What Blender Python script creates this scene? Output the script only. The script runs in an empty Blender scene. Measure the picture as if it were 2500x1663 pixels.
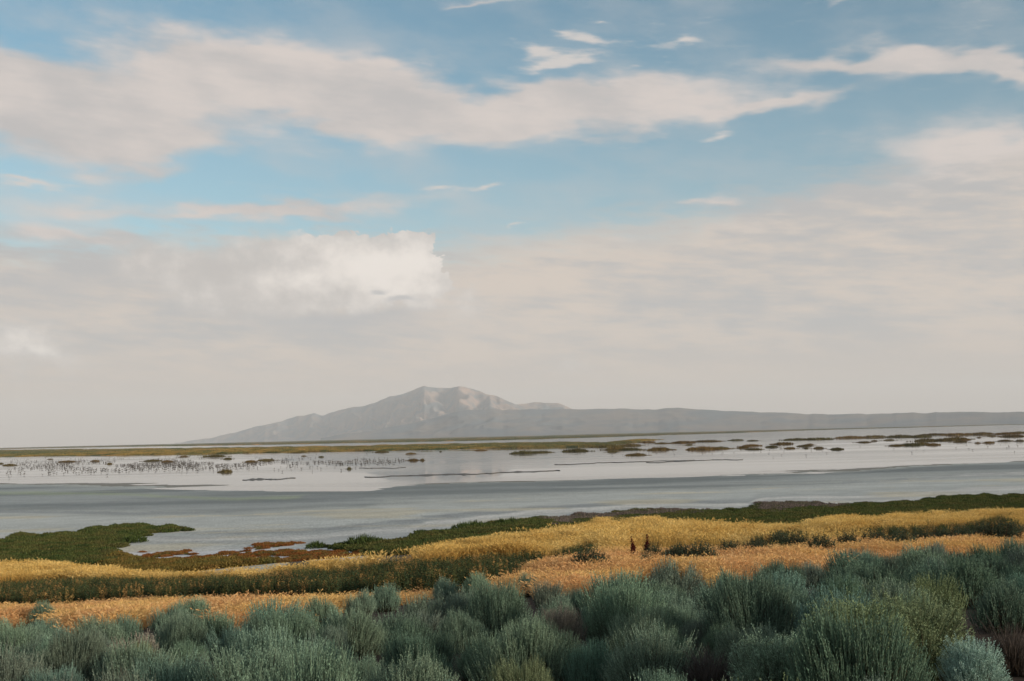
import bpy, math, random
import numpy as np
from mathutils import Matrix, Vector

# ---------------------------------------------------------------- camera
sc = bpy.context.scene
col = sc.collection
F_PX, IW, IH = 2778.0, 2500.0, 1663.0          # the photograph's pixels
EYE = np.array([0.0, 0.0, 6.0])                # water level is z = 0
PITCH, ROLL = math.atan(231.0 / F_PX), math.radians(1.35)
R0 = np.array([1.0, 0, 0]); FW = np.array([0, math.cos(PITCH), math.sin(PITCH)])
U0 = np.array([0, -math.sin(PITCH), math.cos(PITCH)])
RT = math.cos(ROLL) * R0 - math.sin(ROLL) * U0
UP = math.sin(ROLL) * R0 + math.cos(ROLL) * U0
cam = bpy.data.cameras.new('camera')
cam.lens, cam.sensor_width = 40.0, 36.0
cam.clip_start, cam.clip_end = 0.1, 120000.0
co = bpy.data.objects.new('camera', cam); col.objects.link(co)
co.matrix_world = Matrix(((RT[0], UP[0], -FW[0], EYE[0]), (RT[1], UP[1], -FW[1], EYE[1]),
                          (RT[2], UP[2], -FW[2], EYE[2]), (0, 0, 0, 1)))
sc.camera = co

def project(P):
    d = np.asarray(P, float) - EYE
    w = np.maximum(d @ FW, 1e-3)
    return IW / 2 + F_PX * (d @ RT) / w, IH / 2 - F_PX * (d @ UP) / w
def ray(px, py):
    v = FW + (px - IW / 2) / F_PX * RT - (py - IH / 2) / F_PX * UP
    return v / np.linalg.norm(v)
def azel(px, py):
    v = ray(px, py)
    return math.atan2(v[0], v[1]), math.asin(v[2])

# ---------------------------------------------------------------- light
SUN_AZ, SUN_EL = math.radians(128), math.radians(11.0)
sun_dir = Vector((math.sin(SUN_AZ) * math.cos(SUN_EL), math.cos(SUN_AZ) * math.cos(SUN_EL), math.sin(SUN_EL)))
sl = bpy.data.lights.new('sun', 'SUN'); sl.energy = 5.0; sl.angle = math.radians(10); sl.color = (1.0, 0.85, 0.68)
so = bpy.data.objects.new('sun', sl); col.objects.link(so)
so.rotation_euler = sun_dir.to_track_quat('Z', 'Y').to_euler(); so.location = (0, 0, 300)
sc.view_settings.view_transform = 'Standard'; sc.view_settings.look = 'None'
sc.view_settings.exposure = 0.5; sc.view_settings.gamma = 1.0
sc.view_settings.use_curve_mapping = False
sc.cycles.use_denoising = True
sc.cycles.max_bounces = 5; sc.cycles.diffuse_bounces = 3; sc.cycles.glossy_bounces = 2
sc.cycles.transmission_bounces = 3; sc.cycles.volume_bounces = 0; sc.cycles.transparent_max_bounces = 4
sc.cycles.caustics_reflective = False; sc.cycles.caustics_refractive = False

class NT:
    """small node helper"""
    def __init__(s, tree): s.t = tree; s.t.nodes.clear()
    def n(s, typ, ins=None, **kw):
        nd = s.t.nodes.new(typ)
        for k, v in kw.items(): setattr(nd, k, v)
        for k, v in (ins or {}).items():
            if hasattr(v, 'is_output') or isinstance(v, bpy.types.NodeSocket): s.t.links.new(v, nd.inputs[k])
            else: nd.inputs[k].default_value = v
        return nd
    def m(s, op, a, b=0.0, c=0.0, clamp=False):
        return s.n('ShaderNodeMath', {0: a, 1: b, 2: c}, operation=op, use_clamp=clamp).outputs[0]
    def vm(s, op, a, b=(0, 0, 0)):
        return s.n('ShaderNodeVectorMath', {0: a, 1: b}, operation=op).outputs[0]
    def noise(s, vec, scale, detail=4.0, rough=0.5, dist=0.0):
        return s.n('ShaderNodeTexNoise', {'Vector': vec, 'Scale': scale, 'Detail': detail, 'Roughness': rough, 'Distortion': dist})
    def sm(s, x, lo, hi, a=0.0, b=1.0):
        nd = s.n('ShaderNodeMapRange', {'Value': x, 'From Min': lo, 'From Max': hi, 'To Min': a, 'To Max': b}, interpolation_type='SMOOTHSTEP')
        return nd.outputs[0]
    def mix(s, f, a, b, mode='MIX'):
        nd = s.n('ShaderNodeMix', data_type='RGBA', blend_type=mode)
        for k, v in ((0, f), (6, a), (7, b)):
            if isinstance(v, bpy.types.NodeSocket): s.t.links.new(v, nd.inputs[k])
            else: nd.inputs[k].default_value = v if k == 0 else (tuple(v) + (1,))[:4]
        return nd.outputs[2]

def build_world():
    w = bpy.data.worlds.new('World'); sc.world = w; w.use_nodes = True
    w.cycles.sampling_method = 'MANUAL'; w.cycles.sample_map_resolution = 512
    N = NT(w.node_tree)
    tc = N.n('ShaderNodeTexCoord').outputs['Generated']
    sky = N.n('ShaderNodeTexSky', sky_type='NISHITA', sun_disc=False, sun_elevation=SUN_EL,
              sun_rotation=SUN_AZ, altitude=1280.0, air_density=1.0, dust_density=0.6, ozone_density=1.5)
    xyz = N.n('ShaderNodeSeparateXYZ', {0: tc}).outputs
    az = N.m('ARCTAN2', xyz[0], xyz[1]); el = N.m('ARCSINE', xyz[2])
    # slow warp so that cloud outlines are not ellipses
    stretch = N.n('ShaderNodeCombineXYZ', {0: N.m('MULTIPLY', az, 1.0), 1: N.m('MULTIPLY', el, 3.0), 2: 0.3}).outputs[0]
    wn = N.noise(stretch, 7.0, 3.0, 0.55).outputs['Color']
    wn2 = N.noise(stretch, 34.0, 2.0, 0.55).outputs['Color']
    wx = N.n('ShaderNodeSeparateXYZ', {0: wn}).outputs; wy = N.n('ShaderNodeSeparateXYZ', {0: wn2}).outputs
    def warp(k1, k2):
        a = N.m('ADD', az, N.m('ADD', N.m('MULTIPLY', N.m('SUBTRACT', wx[0], .5), k1), N.m('MULTIPLY', N.m('SUBTRACT', wy[0], .5), k2)))
        e = N.m('ADD', el, N.m('ADD', N.m('MULTIPLY', N.m('SUBTRACT', wx[1], .5), k1 * .45), N.m('MULTIPLY', N.m('SUBTRACT', wy[1], .5), k2 * .7)))
        return N.n('ShaderNodeCombineXYZ', {0: a, 1: e, 2: 0.0}).outputs[0]
    soft, crisp, _ = warp(.15, .02), warp(.03, .02), None
    iso = N.n('ShaderNodeCombineXYZ', {0: az, 1: N.m('MULTIPLY', el, 1.25), 2: 4.1}).outputs[0]
    pn = N.n('ShaderNodeSeparateXYZ', {0: N.noise(iso, 42.0, 4.0, .6).outputs['Color']}).outputs
    puff = N.n('ShaderNodeCombineXYZ', {0: N.m('ADD', az, N.m('MULTIPLY', N.m('SUBTRACT', pn[0], .5), .044)), 1: N.m('ADD', el, N.m('MULTIPLY', N.m('SUBTRACT', pn[1], .5), .040)), 2: 0.0}).outputs[0]
    turned = {}
    def blobs(lst, vec):
        acc = None
        for (x, y, a, b, rot, amp) in lst:                # pixels of the 2357 px wide view
            k = 2500 / 2357.0
            u, v = azel(x * k, y * k)
            rot = min((-14, -7, 0, 5), key=lambda q: abs(q - rot)); th = math.radians(rot) + ROLL * .6
            key = (vec.node.name, rot)
            if key not in turned:
                turned[key] = N.n('ShaderNodeMapping', {0: vec, 'Rotation': (0, 0, -th)}).outputs[0]
            uu, vv = u * math.cos(th) + v * math.sin(th), -u * math.sin(th) + v * math.cos(th)
            su, sv = F_PX / (a * k), F_PX / (b * k)
            mp = N.n('ShaderNodeVectorMath', {0: turned[key], 1: (su, sv, 0), 2: (-uu * su, -vv * sv, 0)}, operation='MULTIPLY_ADD').outputs[0]
            g = N.n('ShaderNodeTexGradient', {0: mp}, gradient_type='QUADRATIC_SPHERE').outputs['Fac']
            acc = N.m('MULTIPLY_ADD', g, amp, acc if acc is not None else 0.0)
        return acc
    wide = [(120, 235, 640, 200, -3, 1.5), (330, 340, 480, 110, 4, .9), (560, 170, 520, 150, -12, 1.2),
            (800, 215, 560, 150, -8, 1.3), (1080, 260, 560, 110, -4, 1.25), (1400, 235, 620, 85, 0, 1.15),
            (1750, 258, 520, 48, 2, 1.0), (30, 190, 240, 150, -14, .9),
            (2090, 165, 420, 75, -10, 1.15), (2330, 190, 300, 60, -16, 1.0), (1880, 150, 260, 45, -8, .6),
            (2260, 345, 480, 90, -6, 1.2), (2330, 400, 380, 90, 0, .9), (2050, 465, 680, 70, 3, 1.25), (2250, 520, 600, 90, 0, 1.0),
            (1780, 520, 380, 45, 3, .9), (1640, 458, 140, 30, 2, .7), (640, 482, 620, 42, -1, 1.0), (150, 480, 420, 70, 0, .42),
            (1120, 4, 240, 22, -3, .5), (2000, 10, 240, 26, 4, .6), (1090, 545, 180, 36, -10, .6), (1380, 535, 200, 36, 2, .6),
            (1250, 570, 420, 40, 0, .7), (200, 560, 420, 60, 0, .8)]
    wisp = [(1230, 118, 120, 34, -14, 1.2), (1320, 140, 180, 36, -7, 1.2), (1250, 157, 130, 18, 0, 1.2), (1350, 92, 150, 22, -9, 1.1), (1290, 78, 60, 16, -18, .9), (1572, 95, 100, 24, 2, 1.3),
            (1020, 440, 150, 16, 2, 1.2), (1125, 430, 76, 22, 10, 1.2), (50, 416, 170, 24, -7, 1.3), (1650, 315, 60, 22, 6, 1.0),
            (1465, 157, 60, 14, 0, .8), (1375, 52, 50, 12, 0, .8), (200, 524, 90, 14, 0, .8), (1180, 515, 70, 12, 4, .9)]
    bd = blobs(wide, soft)
    fib = N.n('ShaderNodeCombineXYZ', {0: N.m('MULTIPLY', az, 5.0), 1: N.m('ADD', N.m('MULTIPLY', el, 26.0), N.m('MULTIPLY', az, 2.0)), 2: 1.7}).outputs[0]
    fib2 = N.n('ShaderNodeCombineXYZ', {0: N.m('MULTIPLY', az, 5.0), 1: N.m('ADD', N.m('MULTIPLY', el, 13.0), N.m('MULTIPLY', az, 1.6)), 2: 1.7}).outputs[0]
    fn = N.noise(fib2, 1.8, 5.0, 0.56).outputs['Fac']
    fn2 = N.noise(fib, 5.0, 4.0, 0.62).outputs['Fac']
    # clouds of the same kind all round, so the light does not depend on the frame
    roundn = N.noise(stretch, 3.2, 2.0, 0.5).outputs['Fac']
    inview = N.m('MULTIPLY', N.sm(N.m('ABSOLUTE', az), .50, .75, 1, 0), N.sm(el, .42, .60, 1, 0))
    other = N.m('MULTIPLY', N.sm(roundn, .44, .60), N.m('SUBTRACT', 1.0, inview))
    d1 = N.m('MULTIPLY_ADD', bd, 1.3, N.m('MULTIPLY_ADD', N.m('SUBTRACT', fn, .5), 1.15, N.m('MULTIPLY', N.m('SUBTRACT', fn2, .5), .25)))
    m1 = N.m('MAXIMUM', N.sm(d1, .12, .95), other)
    d2 = N.m('ADD', blobs(wisp, crisp), N.m('MULTIPLY', N.m('SUBTRACT', fn2, .5), 1.8))
    m2 = N.sm(d2, .15, 1.15)
    # cirrus veil that thickens to a grey-beige smoke layer near the horizon
    thin = N.m('ADD', N.sm(fn, .38, .72, 0.02, .34), N.sm(el, .36, .16, 0, .16))
    elw = N.m('ADD', el, N.m('MULTIPLY_ADD', N.m('SUBTRACT', fn, .5), .05, N.m('MULTIPLY', N.m('SUBTRACT', fn2, .5), .07)))
    elw = N.m('ADD', elw, N.m('MULTIPLY', N.sm(az, -.1, .42), -.045))
    veil = N.sm(elw, .188, .142)
    warmn = N.noise(fib, .9, 3.0, .55).outputs['Fac']
    base = N.vm('SCALE', sky.outputs[0]); bn = base.node
    bn.inputs['Scale'].default_value = 0.105
    lp = N.vm('MULTIPLY', base, (.84, 1.05, .94))
    c_soft = N.mix(N.sm(N.m('MULTIPLY_ADD', fn2, .22, N.m('MULTIPLY', fn, .78)), .34, .64), (.375, .358, .352), (.490, .440, .412))
    c_veil = N.mix(N.sm(N.m('MULTIPLY_ADD', fn2, .45, N.m('MULTIPLY', warmn, .55)), .38, .62), (.352, .345, .342), (.498, .428, .370))
    c_veil = N.mix(N.sm(el, .02, .10), (.490, .395, .322), c_veil)
    c = N.mix(thin, lp, (.38, .38, .38))
    c = N.mix(m1, c, c_soft)
    c = N.mix(N.m('MULTIPLY', m2, .9), c, (.48, .445, .42))
    c = N.mix(veil, c, c_veil)
    # cumulus bank
    cum = [(968, 592, 50, 62, 0, 1.7), (925, 618, 95, 90, 0, 1.5), (830, 622, 110, 86, 0, 1.5), (765, 588, 62, 56, 0, 1.4), (720, 640, 140, 96, 0, 1.5), (965, 645, 66, 40, 0, 1.5), (875, 585, 60, 50, 0, 1.3),
           (610, 635, 160, 100, 0, 1.5), (470, 640, 160, 95, 0, 1.3), (650, 695, 170, 40, 3, 1.2), (840, 690, 170, 36, 3, 1.0), (320, 605, 100, 70, 10, .9), (50, 795, 200, 80, -18, 1.1), (1070, 710, 120, 90, 0, .7), (1300, 840, 150, 40, -4, .5)]
    cum = [(x, y, a_ * 1.55, b_ * 1.55, r_, m_) for x, y, a_, b_, r_, m_ in cum]
    bil = N.noise(stretch, 55.0, 3.0, 0.6).outputs['Fac']
    cd = N.m('ADD', blobs(cum, puff), N.m('MULTIPLY', N.m('SUBTRACT', bil, .5), .35))
    bilw = N.noise(iso, 30.0, 5.0, 0.6).outputs['Fac']
    sharp = blobs([(900, 600, 420, 210, 0, 1.4)], soft)
    lo = N.sm(sharp, 0, .5, .05, .40)
    nd = N.n('ShaderNodeMapRange', {'Value': cd, 'From Min': lo, 'From Max': N.m('ADD', lo, N.sm(sharp, 0.05, .5, 1.0, .07)), 'To Min': 0., 'To Max': 1.}, interpolation_type='SMOOTHSTEP')
    cm = nd.outputs[0]
    bright = blobs([(925, 610, 330, 170, 0, 1.25), (700, 640, 420, 150, 0, .7), (330, 610, 160, 110, 0, .4), (40, 790, 260, 120, -14, .95), (1070, 715, 220, 130, 0, .45), (1310, 838, 200, 60, 0, .5)], puff)
    ccol = N.mix(N.sm(N.m('ADD', bright, N.m('MULTIPLY', N.m('SUBTRACT', bilw, .5), 1.9)), -.1, 1.15), (.395, .368, .348), (.66, .605, .555))
    c = N.mix(N.m('MULTIPLY', cm, .95), c, ccol)
    dark = [(140, 660, 330, 120, 0, .8), (860, 735, 330, 50, 3, 1.1), (930, 690, 90, 18, 8, 1.4), (870, 674, 50, 12, 0, 1.2), (640, 745, 300, 50, 2, .7), (120, 740, 160, 30, -14, .6), (1000, 760, 300, 40, 0, .5), (1500, 680, 500, 26, 0, .5), (1900, 740, 500, 30, 4, .4)]
    dm = N.m('MULTIPLY', N.sm(N.m('ADD', blobs(dark, crisp), N.m('MULTIPLY', N.m('SUBTRACT', fn2, .5), .5)), .1, 1.0), .75)
    c = N.mix(dm, c, (.345, .342, .346))
    bg = N.n('ShaderNodeBackground', {0: c, 1: 1.0})
    N.n('ShaderNodeOutputWorld', {0: bg.outputs[0]})
build_world()

# ---------------------------------------------------------------- helpers
def new_mesh(name, V, faces, mat=None, attrs=None, smooth=False, colattr=None):
    """faces: list of (n,k) int arrays"""
    me = bpy.data.meshes.new(name)
    V = np.ascontiguousarray(V, np.float32)
    me.vertices.add(len(V)); me.vertices.foreach_set('co', V.ravel())
    tot = np.concatenate([np.full(len(f), f.shape[1], np.int32) for f in faces])
    loops = np.concatenate([f.ravel() for f in faces]).astype(np.int32)
    me.loops.add(len(loops)); me.loops.foreach_set('vertex_index', loops)
    me.polygons.add(len(tot))
    me.polygons.foreach_set('loop_start', np.concatenate([[0], np.cumsum(tot)[:-1]]).astype(np.int32))
    me.update(calc_edges=True)
    for k, a in (attrs or {}).items():
        a = np.asarray(a, np.float32)
        t = 'FLOAT' if a.ndim == 1 else ('FLOAT_COLOR' if a.shape[1] == 4 else 'FLOAT_VECTOR')
        at = me.attributes.new(k, t, 'POINT')
        at.data.foreach_set({'FLOAT': 'value', 'FLOAT_COLOR': 'color', 'FLOAT_VECTOR': 'vector'}[t], a.ravel())
    if mat: me.materials.append(mat)
    me.polygons.foreach_set('use_smooth', np.full(len(tot), smooth))
    me.validate()
    return me
def link(name, data, parent=None):
    o = bpy.data.objects.new(name, data); col.objects.link(o)
    if parent: o.parent = parent
    return o
def tag(o, label=None, cat=None, group=None, kind=None):
    for k, v in (('label', label), ('category', cat), ('group', group), ('kind', kind)):
        if v: o[k] = v
    return o
class MB:
    def __init__(s): s.V = []; s.F = {3: [], 4: []}; s.A = {}; s.n = 0
    def add(s, V, F, **at):
        V = np.asarray(V, float); F = np.asarray(F, int)
        s.V.append(V); s.F[F.shape[1]].append(F + s.n)
        for k, a in at.items(): s.A.setdefault(k, []).append(np.broadcast_to(np.asarray(a, float), (len(V),)).copy())
        s.n += len(V)
    def mesh(s, name, mat, smooth=False):
        fs = [np.concatenate(f) for f in s.F.values() if f]
        return new_mesh(name, np.concatenate(s.V), fs, mat, {k: np.concatenate(a) for k, a in s.A.items()}, smooth)
def hash2(ix, iy, seed):
    h = (ix.astype(np.int64) * 374761393 + iy.astype(np.int64) * 668265263 + seed * 1274126177) & 0xFFFFFFFF
    h = ((h ^ (h >> 13)) * 1274126177) & 0xFFFFFFFF
    return ((h ^ (h >> 16)) & 0xFFFF) / 65535.0
def vnoise(x, y, seed=0):
    x = np.asarray(x, float); y = np.asarray(y, float)
    ix, iy = np.floor(x), np.floor(y); fx, fy = x - ix, y - iy
    fx = fx * fx * (3 - 2 * fx); fy = fy * fy * (3 - 2 * fy)
    a, b = hash2(ix, iy, seed), hash2(ix + 1, iy, seed)
    c, d = hash2(ix, iy + 1, seed), hash2(ix + 1, iy + 1, seed)
    return (a * (1 - fx) + b * fx) * (1 - fy) + (c * (1 - fx) + d * fx) * fy
def fbm(x, y, oct=4, seed=0, gain=.5):
    s, a, t = 0, 1, 0
    for k in range(oct):
        s = s + a * vnoise(x * 2 ** k, y * 2 ** k, seed + k); t += a; a *= gain
    return s / t
def sstep(x, a, b):
    t = np.clip((x - a) / (b - a), 0, 1); return t * t * (3 - 2 * t)
def pip(px, py, poly):
    px, py = np.asarray(px, float), np.asarray(py, float); r = np.zeros(px.shape, bool)
    n = len(poly)
    for i in range(n):
        (x1, y1), (x2, y2) = poly[i], poly[(i + 1) % n]
        if y1 == y2: continue
        r ^= ((y1 > py) != (y2 > py)) & (px < (x2 - x1) * (py - y1) / (y2 - y1) + x1)
    return r
def curve(pts):
    a = np.array(pts, float); return lambda x: np.interp(x, a[:, 0], a[:, 1])
def crop(ox, oy, s, pts): return [(ox + x / s, oy + y / s) for x, y in pts]
S3 = 2357 / 900.0

# lines read off the photograph (2500 px wide)
WATER = curve([(-300, 1190), (0, 1186), (380, 1192), (650, 1197), (900, 1196), (1070, 1184), (1370, 1178), (1525, 1169), (1700, 1165), (1830, 1162), (2060, 1155), (2250, 1141), (2500, 1130), (2800, 1116)])
WETLO = curve([(-300, 1245), (0, 1245), (300, 1249), (570, 1249), (760, 1238), (900, 1230), (950, 1218), (1140, 1211), (1370, 1201), (1525, 1194), (1700, 1192), (1867, 1183), (2096, 1168), (2325, 1153), (2500, 1145), (2800, 1130)])
YTOP = curve([(-300, 1372), (0, 1372), (80, 1371), (150, 1377), (240, 1380), (275, 1388), (300, 1398), (430, 1402), (520, 1398), (640, 1388), (700, 1380), (800, 1374), (900, 1361), (950, 1355), (1050, 1340), (1150, 1317), (1200, 1313), (1280, 1305), (1350, 1294), (1400, 1284), (1440, 1279), (1470, 1265), (1500, 1273), (1560, 1267), (1590, 1263), (1640, 1273), (1690, 1271), (1720, 1279), (1750, 1275), (1800, 1282), (1850, 1279), (1900, 1282), (1950, 1284), (2000, 1269), (2060, 1261), (2100, 1263), (2150, 1265), (2200, 1254), (2300, 1250), (2500, 1245), (2800, 1232)])
WTOP = curve([(-300, 1415), (0, 1415), (110, 1406), (300, 1405), (500, 1401), (600, 1401), (700, 1386), (800, 1382), (850, 1382), (950, 1363), (1050, 1359), (1130, 1351), (1200, 1344), (1280, 1340), (1360, 1336), (1400, 1332), (1430, 1324), (1465, 1328), (1480, 1345)])
WBOT = curve([(-300, 1490), (0, 1489), (130, 1496), (280, 1482), (450, 1474), (600, 1474), (700, 1474), (850, 1474), (1000, 1460), (1100, 1448), (1250, 1428), (1270, 1400), (1300, 1387), (1400, 1372), (1480, 1361)])
W2TOP = curve([(1545, 1335), (1560, 1321), (1650, 1323), (1700, 1313), (1760, 1311), (1800, 1307), (1850, 1302), (1900, 1292), (1950, 1290), (2000, 1294), (2080, 1290), (2140, 1282), (2200, 1284), (2280, 1279), (2340, 1273), (2400, 1265), (2440, 1256), (2480, 1265), (2800, 1240)])
W2BOT = curve([(1545, 1342), (1620, 1346), (1700, 1344), (1780, 1338), (1850, 1332), (1920, 1332), (2000, 1324), (2060, 1318), (2140, 1314), (2200, 1325), (2240, 1323), (2300, 1316), (2400, 1306), (2480, 1298), (2800, 1270)])
SAGE = curve([(-300, 1510), (0, 1510), (100, 1475), (170, 1530), (300, 1517), (440, 1465), (520, 1475), (560, 1510), (650, 1470), (720, 1480), (735, 1505), (770, 1480), (880, 1450), (1000, 1440), (1090, 1415), (1180, 1405), (1230, 1440), (1300, 1405), (1350, 1450), (1420, 1440), (1500, 1405), (1600, 1380), (1650, 1375), (1700, 1390), (1760, 1405), (1860, 1375), (1990, 1378), (2020, 1390), (2080, 1345), (2200, 1350), (2270, 1330), (2350, 1345), (2420, 1338), (2500, 1318), (2800, 1310)])
GTOP = curve([(700, 1344), (800, 1340), (895, 1328), (983, 1324), (1024, 1318), (1025, 1307), (1050, 1303), (1113, 1298), (1166, 1290), (1220, 1282), (1285, 1271), (1323, 1266), (1357, 1267), (1430, 1261), (1525, 1252), (1600, 1248), (1690, 1250), (1829, 1250), (1837, 1240), (1867, 1231), (1944, 1229), (2058, 1234), (2173, 1232), (2249, 1228), (2306, 1219), (2402, 1214), (2500, 1212), (2800, 1200)])
GREEN_L = crop(0, 1250, S3, [(-500, 190), (0, 180), (100, 155), (200, 150), (330, 150), (430, 135), (560, 130), (620, 115), (760, 100), (900, 98), (1100, 98), (1210, 118), (1100, 125), (1000, 128), (940, 150), (860, 155), (760, 160), (730, 165), (820, 190), (780, 210), (690, 225), (700, 250), (680, 265), (780, 300), (740, 335), (560, 340), (300, 345), (0, 340), (-500, 340)])
OLIVE = crop(0, 1250, S3, [(690, 268), (850, 300), (950, 320), (1150, 322), (1400, 312), (1550, 304), (1680, 335), (2000, 335), (2150, 320), (1800, 350), (1500, 385), (1400, 400), (1100, 400), (800, 400), (700, 345)])
RUST = [crop(0, 1250, S3, [(1450, 310), (1560, 285), (1720, 262), (1900, 250), (2100, 250), (2357, 262), (2400, 280), (2100, 300), (1800, 330), (1560, 335)]),
        crop(800, 1250, S3, [(0, 262), (200, 250), (330, 238), (360, 255), (200, 275), (0, 285)]),
        crop(800, 1250, S3, [(640, 155), (800, 140), (1000, 140), (1180, 125), (1330, 110), (1300, 140), (1000, 165), (700, 178)])]
RUSTY_LINE = crop(0, 1250, S3, [(820, 268), (1300, 258), (1500, 240), (1650, 215), (1960, 200), (1960, 212), (1700, 228), (1500, 258), (1300, 278), (850, 290)])
NOTCH = [[(915, 1328), (1000, 1318), (1048, 1310), (1100, 1307), (1102, 1312), (1050, 1319), (983, 1326)], crop(1600, 1000, S3, [(585, 672), (700, 676), (820, 683), (815, 692), (680, 690), (600, 684)])]
GREY = [crop(800, 1250, S3, [(1440, 45), (1650, 30), (1900, 10), (2357, -10), (2357, 12), (1900, 45), (1700, 62), (1500, 100), (1440, 80)]),
        crop(1600, 1000, S3, [(640, 640), (700, 605), (900, 600), (1200, 612), (1250, 628), (900, 640), (760, 665)])]

# ---------------------------------------------------------------- terrain
_wl = [azel(x, float(WATER(x))) for x in range(-300, 2801, 50)]
_WAZ = np.array([a for a, e in _wl]); _WR = np.array([EYE[2] / math.tan(-e) for a, e in _wl])
def r_water(az): return np.interp(az, _WAZ, _WR)
_SAZ = np.radians([-60, -26, -16, -8, 0, 12, 24, 60]); _SR = np.array([48, 55, 63, 70, 76, 81, 85, 92.])
SHADE_HILL_Z = 27.0
def zf(x, y):
    x = np.asarray(x, float); y = np.asarray(y, float)
    r = np.hypot(x, y); az = np.arctan2(x, y)
    S = np.interp(az, _SAZ, _SR); t = r / S
    W = r_water(az)
    z = 4.45 * np.clip(1 - t, 0, 1) ** 1.12
    beach = .22 * np.clip((W - r) / np.maximum(W - S, 20), -1.2, 1)
    z = z + np.where(t > .5, beach * sstep(t, .5, 1), 0)
    z = z + (fbm(x * .12, y * .12, 3, 5) - .5) * .35 * sstep(t, .05, .25) * (1 - sstep(t, .75, 1.05))
    nearw = np.exp(-((r - W) / 45.0) ** 2)
    z = z + nearw * (.20 * (fbm(x * .014 + 7, y * .05, 6, 15, .66) - .5) + .02 * (fbm(x * .09, y * .2, 4, 19) - .5))
    q = x * math.sin(SUN_AZ) + y * math.cos(SUN_AZ)
    p = x * math.cos(SUN_AZ) - y * math.sin(SUN_AZ)          # towards the left of the sun
    hill = SHADE_HILL_Z * sstep(q, 15, 130) * (1 + .25 * (fbm(p * .01, q * .004, 3, 9) - .5)) * sstep(-p, 900, 300)  # unseen hill on the sun's side, shaped to shade the near sagebrush
    return z + hill * sstep(q, 0, 40)
def ground_at(px, py, h=0.0):
    """the place on the ground seen at a pixel (h metres above the ground)"""
    v = ray(px, py); az = math.atan2(v[0], v[1]); tn = v[2] / math.hypot(v[0], v[1])
    rr = np.geomspace(3.0, 25000, 6000); X, Y = rr * math.sin(az), rr * math.cos(az)
    d = EYE[2] + tn * rr - (np.maximum(zf(X, Y), 0.0) + h)
    i = int(np.argmax(d < 0)) or len(rr) - 1
    return np.array([X[i], Y[i], max(float(zf(X[i], Y[i])), 0.0)])

def ramp(N, fac, stops):
    nd = N.n('ShaderNodeValToRGB', {0: fac}); e = nd.color_ramp.elements
    while len(e) < len(stops): e.new(.5)
    for k, (p, c) in enumerate(stops): e[k].position = p; e[k].color = tuple(c) + (1,)
    return nd.outputs[0]
def material(name):
    m = bpy.data.materials.new(name); m.use_nodes = True
    return m, NT(m.node_tree)

def ground_material():
    m, N = material('ground')
    c = N.n('ShaderNodeAttribute', attribute_name='tint').outputs['Color']
    wet = N.n('ShaderNodeAttribute', attribute_name='wet').outputs['Fac']
    pos = N.n('ShaderNodeNewGeometry').outputs['Position']
    n1 = N.noise(pos, .35, 8, .68).outputs['Fac']; n2 = N.noise(pos, 7.0, 5, .7).outputs['Fac']
    str_ = N.n('ShaderNodeMapping', {0: pos, 'Scale': (.03, .22, 1.), 'Rotation': (0, 0, .12)}).outputs[0]
    n3 = N.noise(str_, 1.0, 7, .62, .6).outputs['Fac']
    f = N.m('MULTIPLY', N.sm(n1, .25, .75, .88, 1.12), N.sm(n2, .28, .72, .62, 1.38))
    f = N.m('MULTIPLY', f, N.sm(n3, .3, .7, .92, 1.07))
    c2 = N.vm('SCALE', c); c2.node.inputs['Scale'].default_value = 1; N.t.links.new(f, c2.node.inputs['Scale'])
    bump = N.n('ShaderNodeBump', {'Height': n2, 'Strength': .3, 'Distance': .03})
    b = N.n('ShaderNodeBsdfPrincipled', {'Base Color': c2, 'Roughness': N.sm(wet, .3, 1.0, .95, .5), 'Normal': bump.outputs[0], 'Specular IOR Level': .22})
    N.n('ShaderNodeOutputMaterial', {0: b.outputs[0]}); return m

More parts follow.
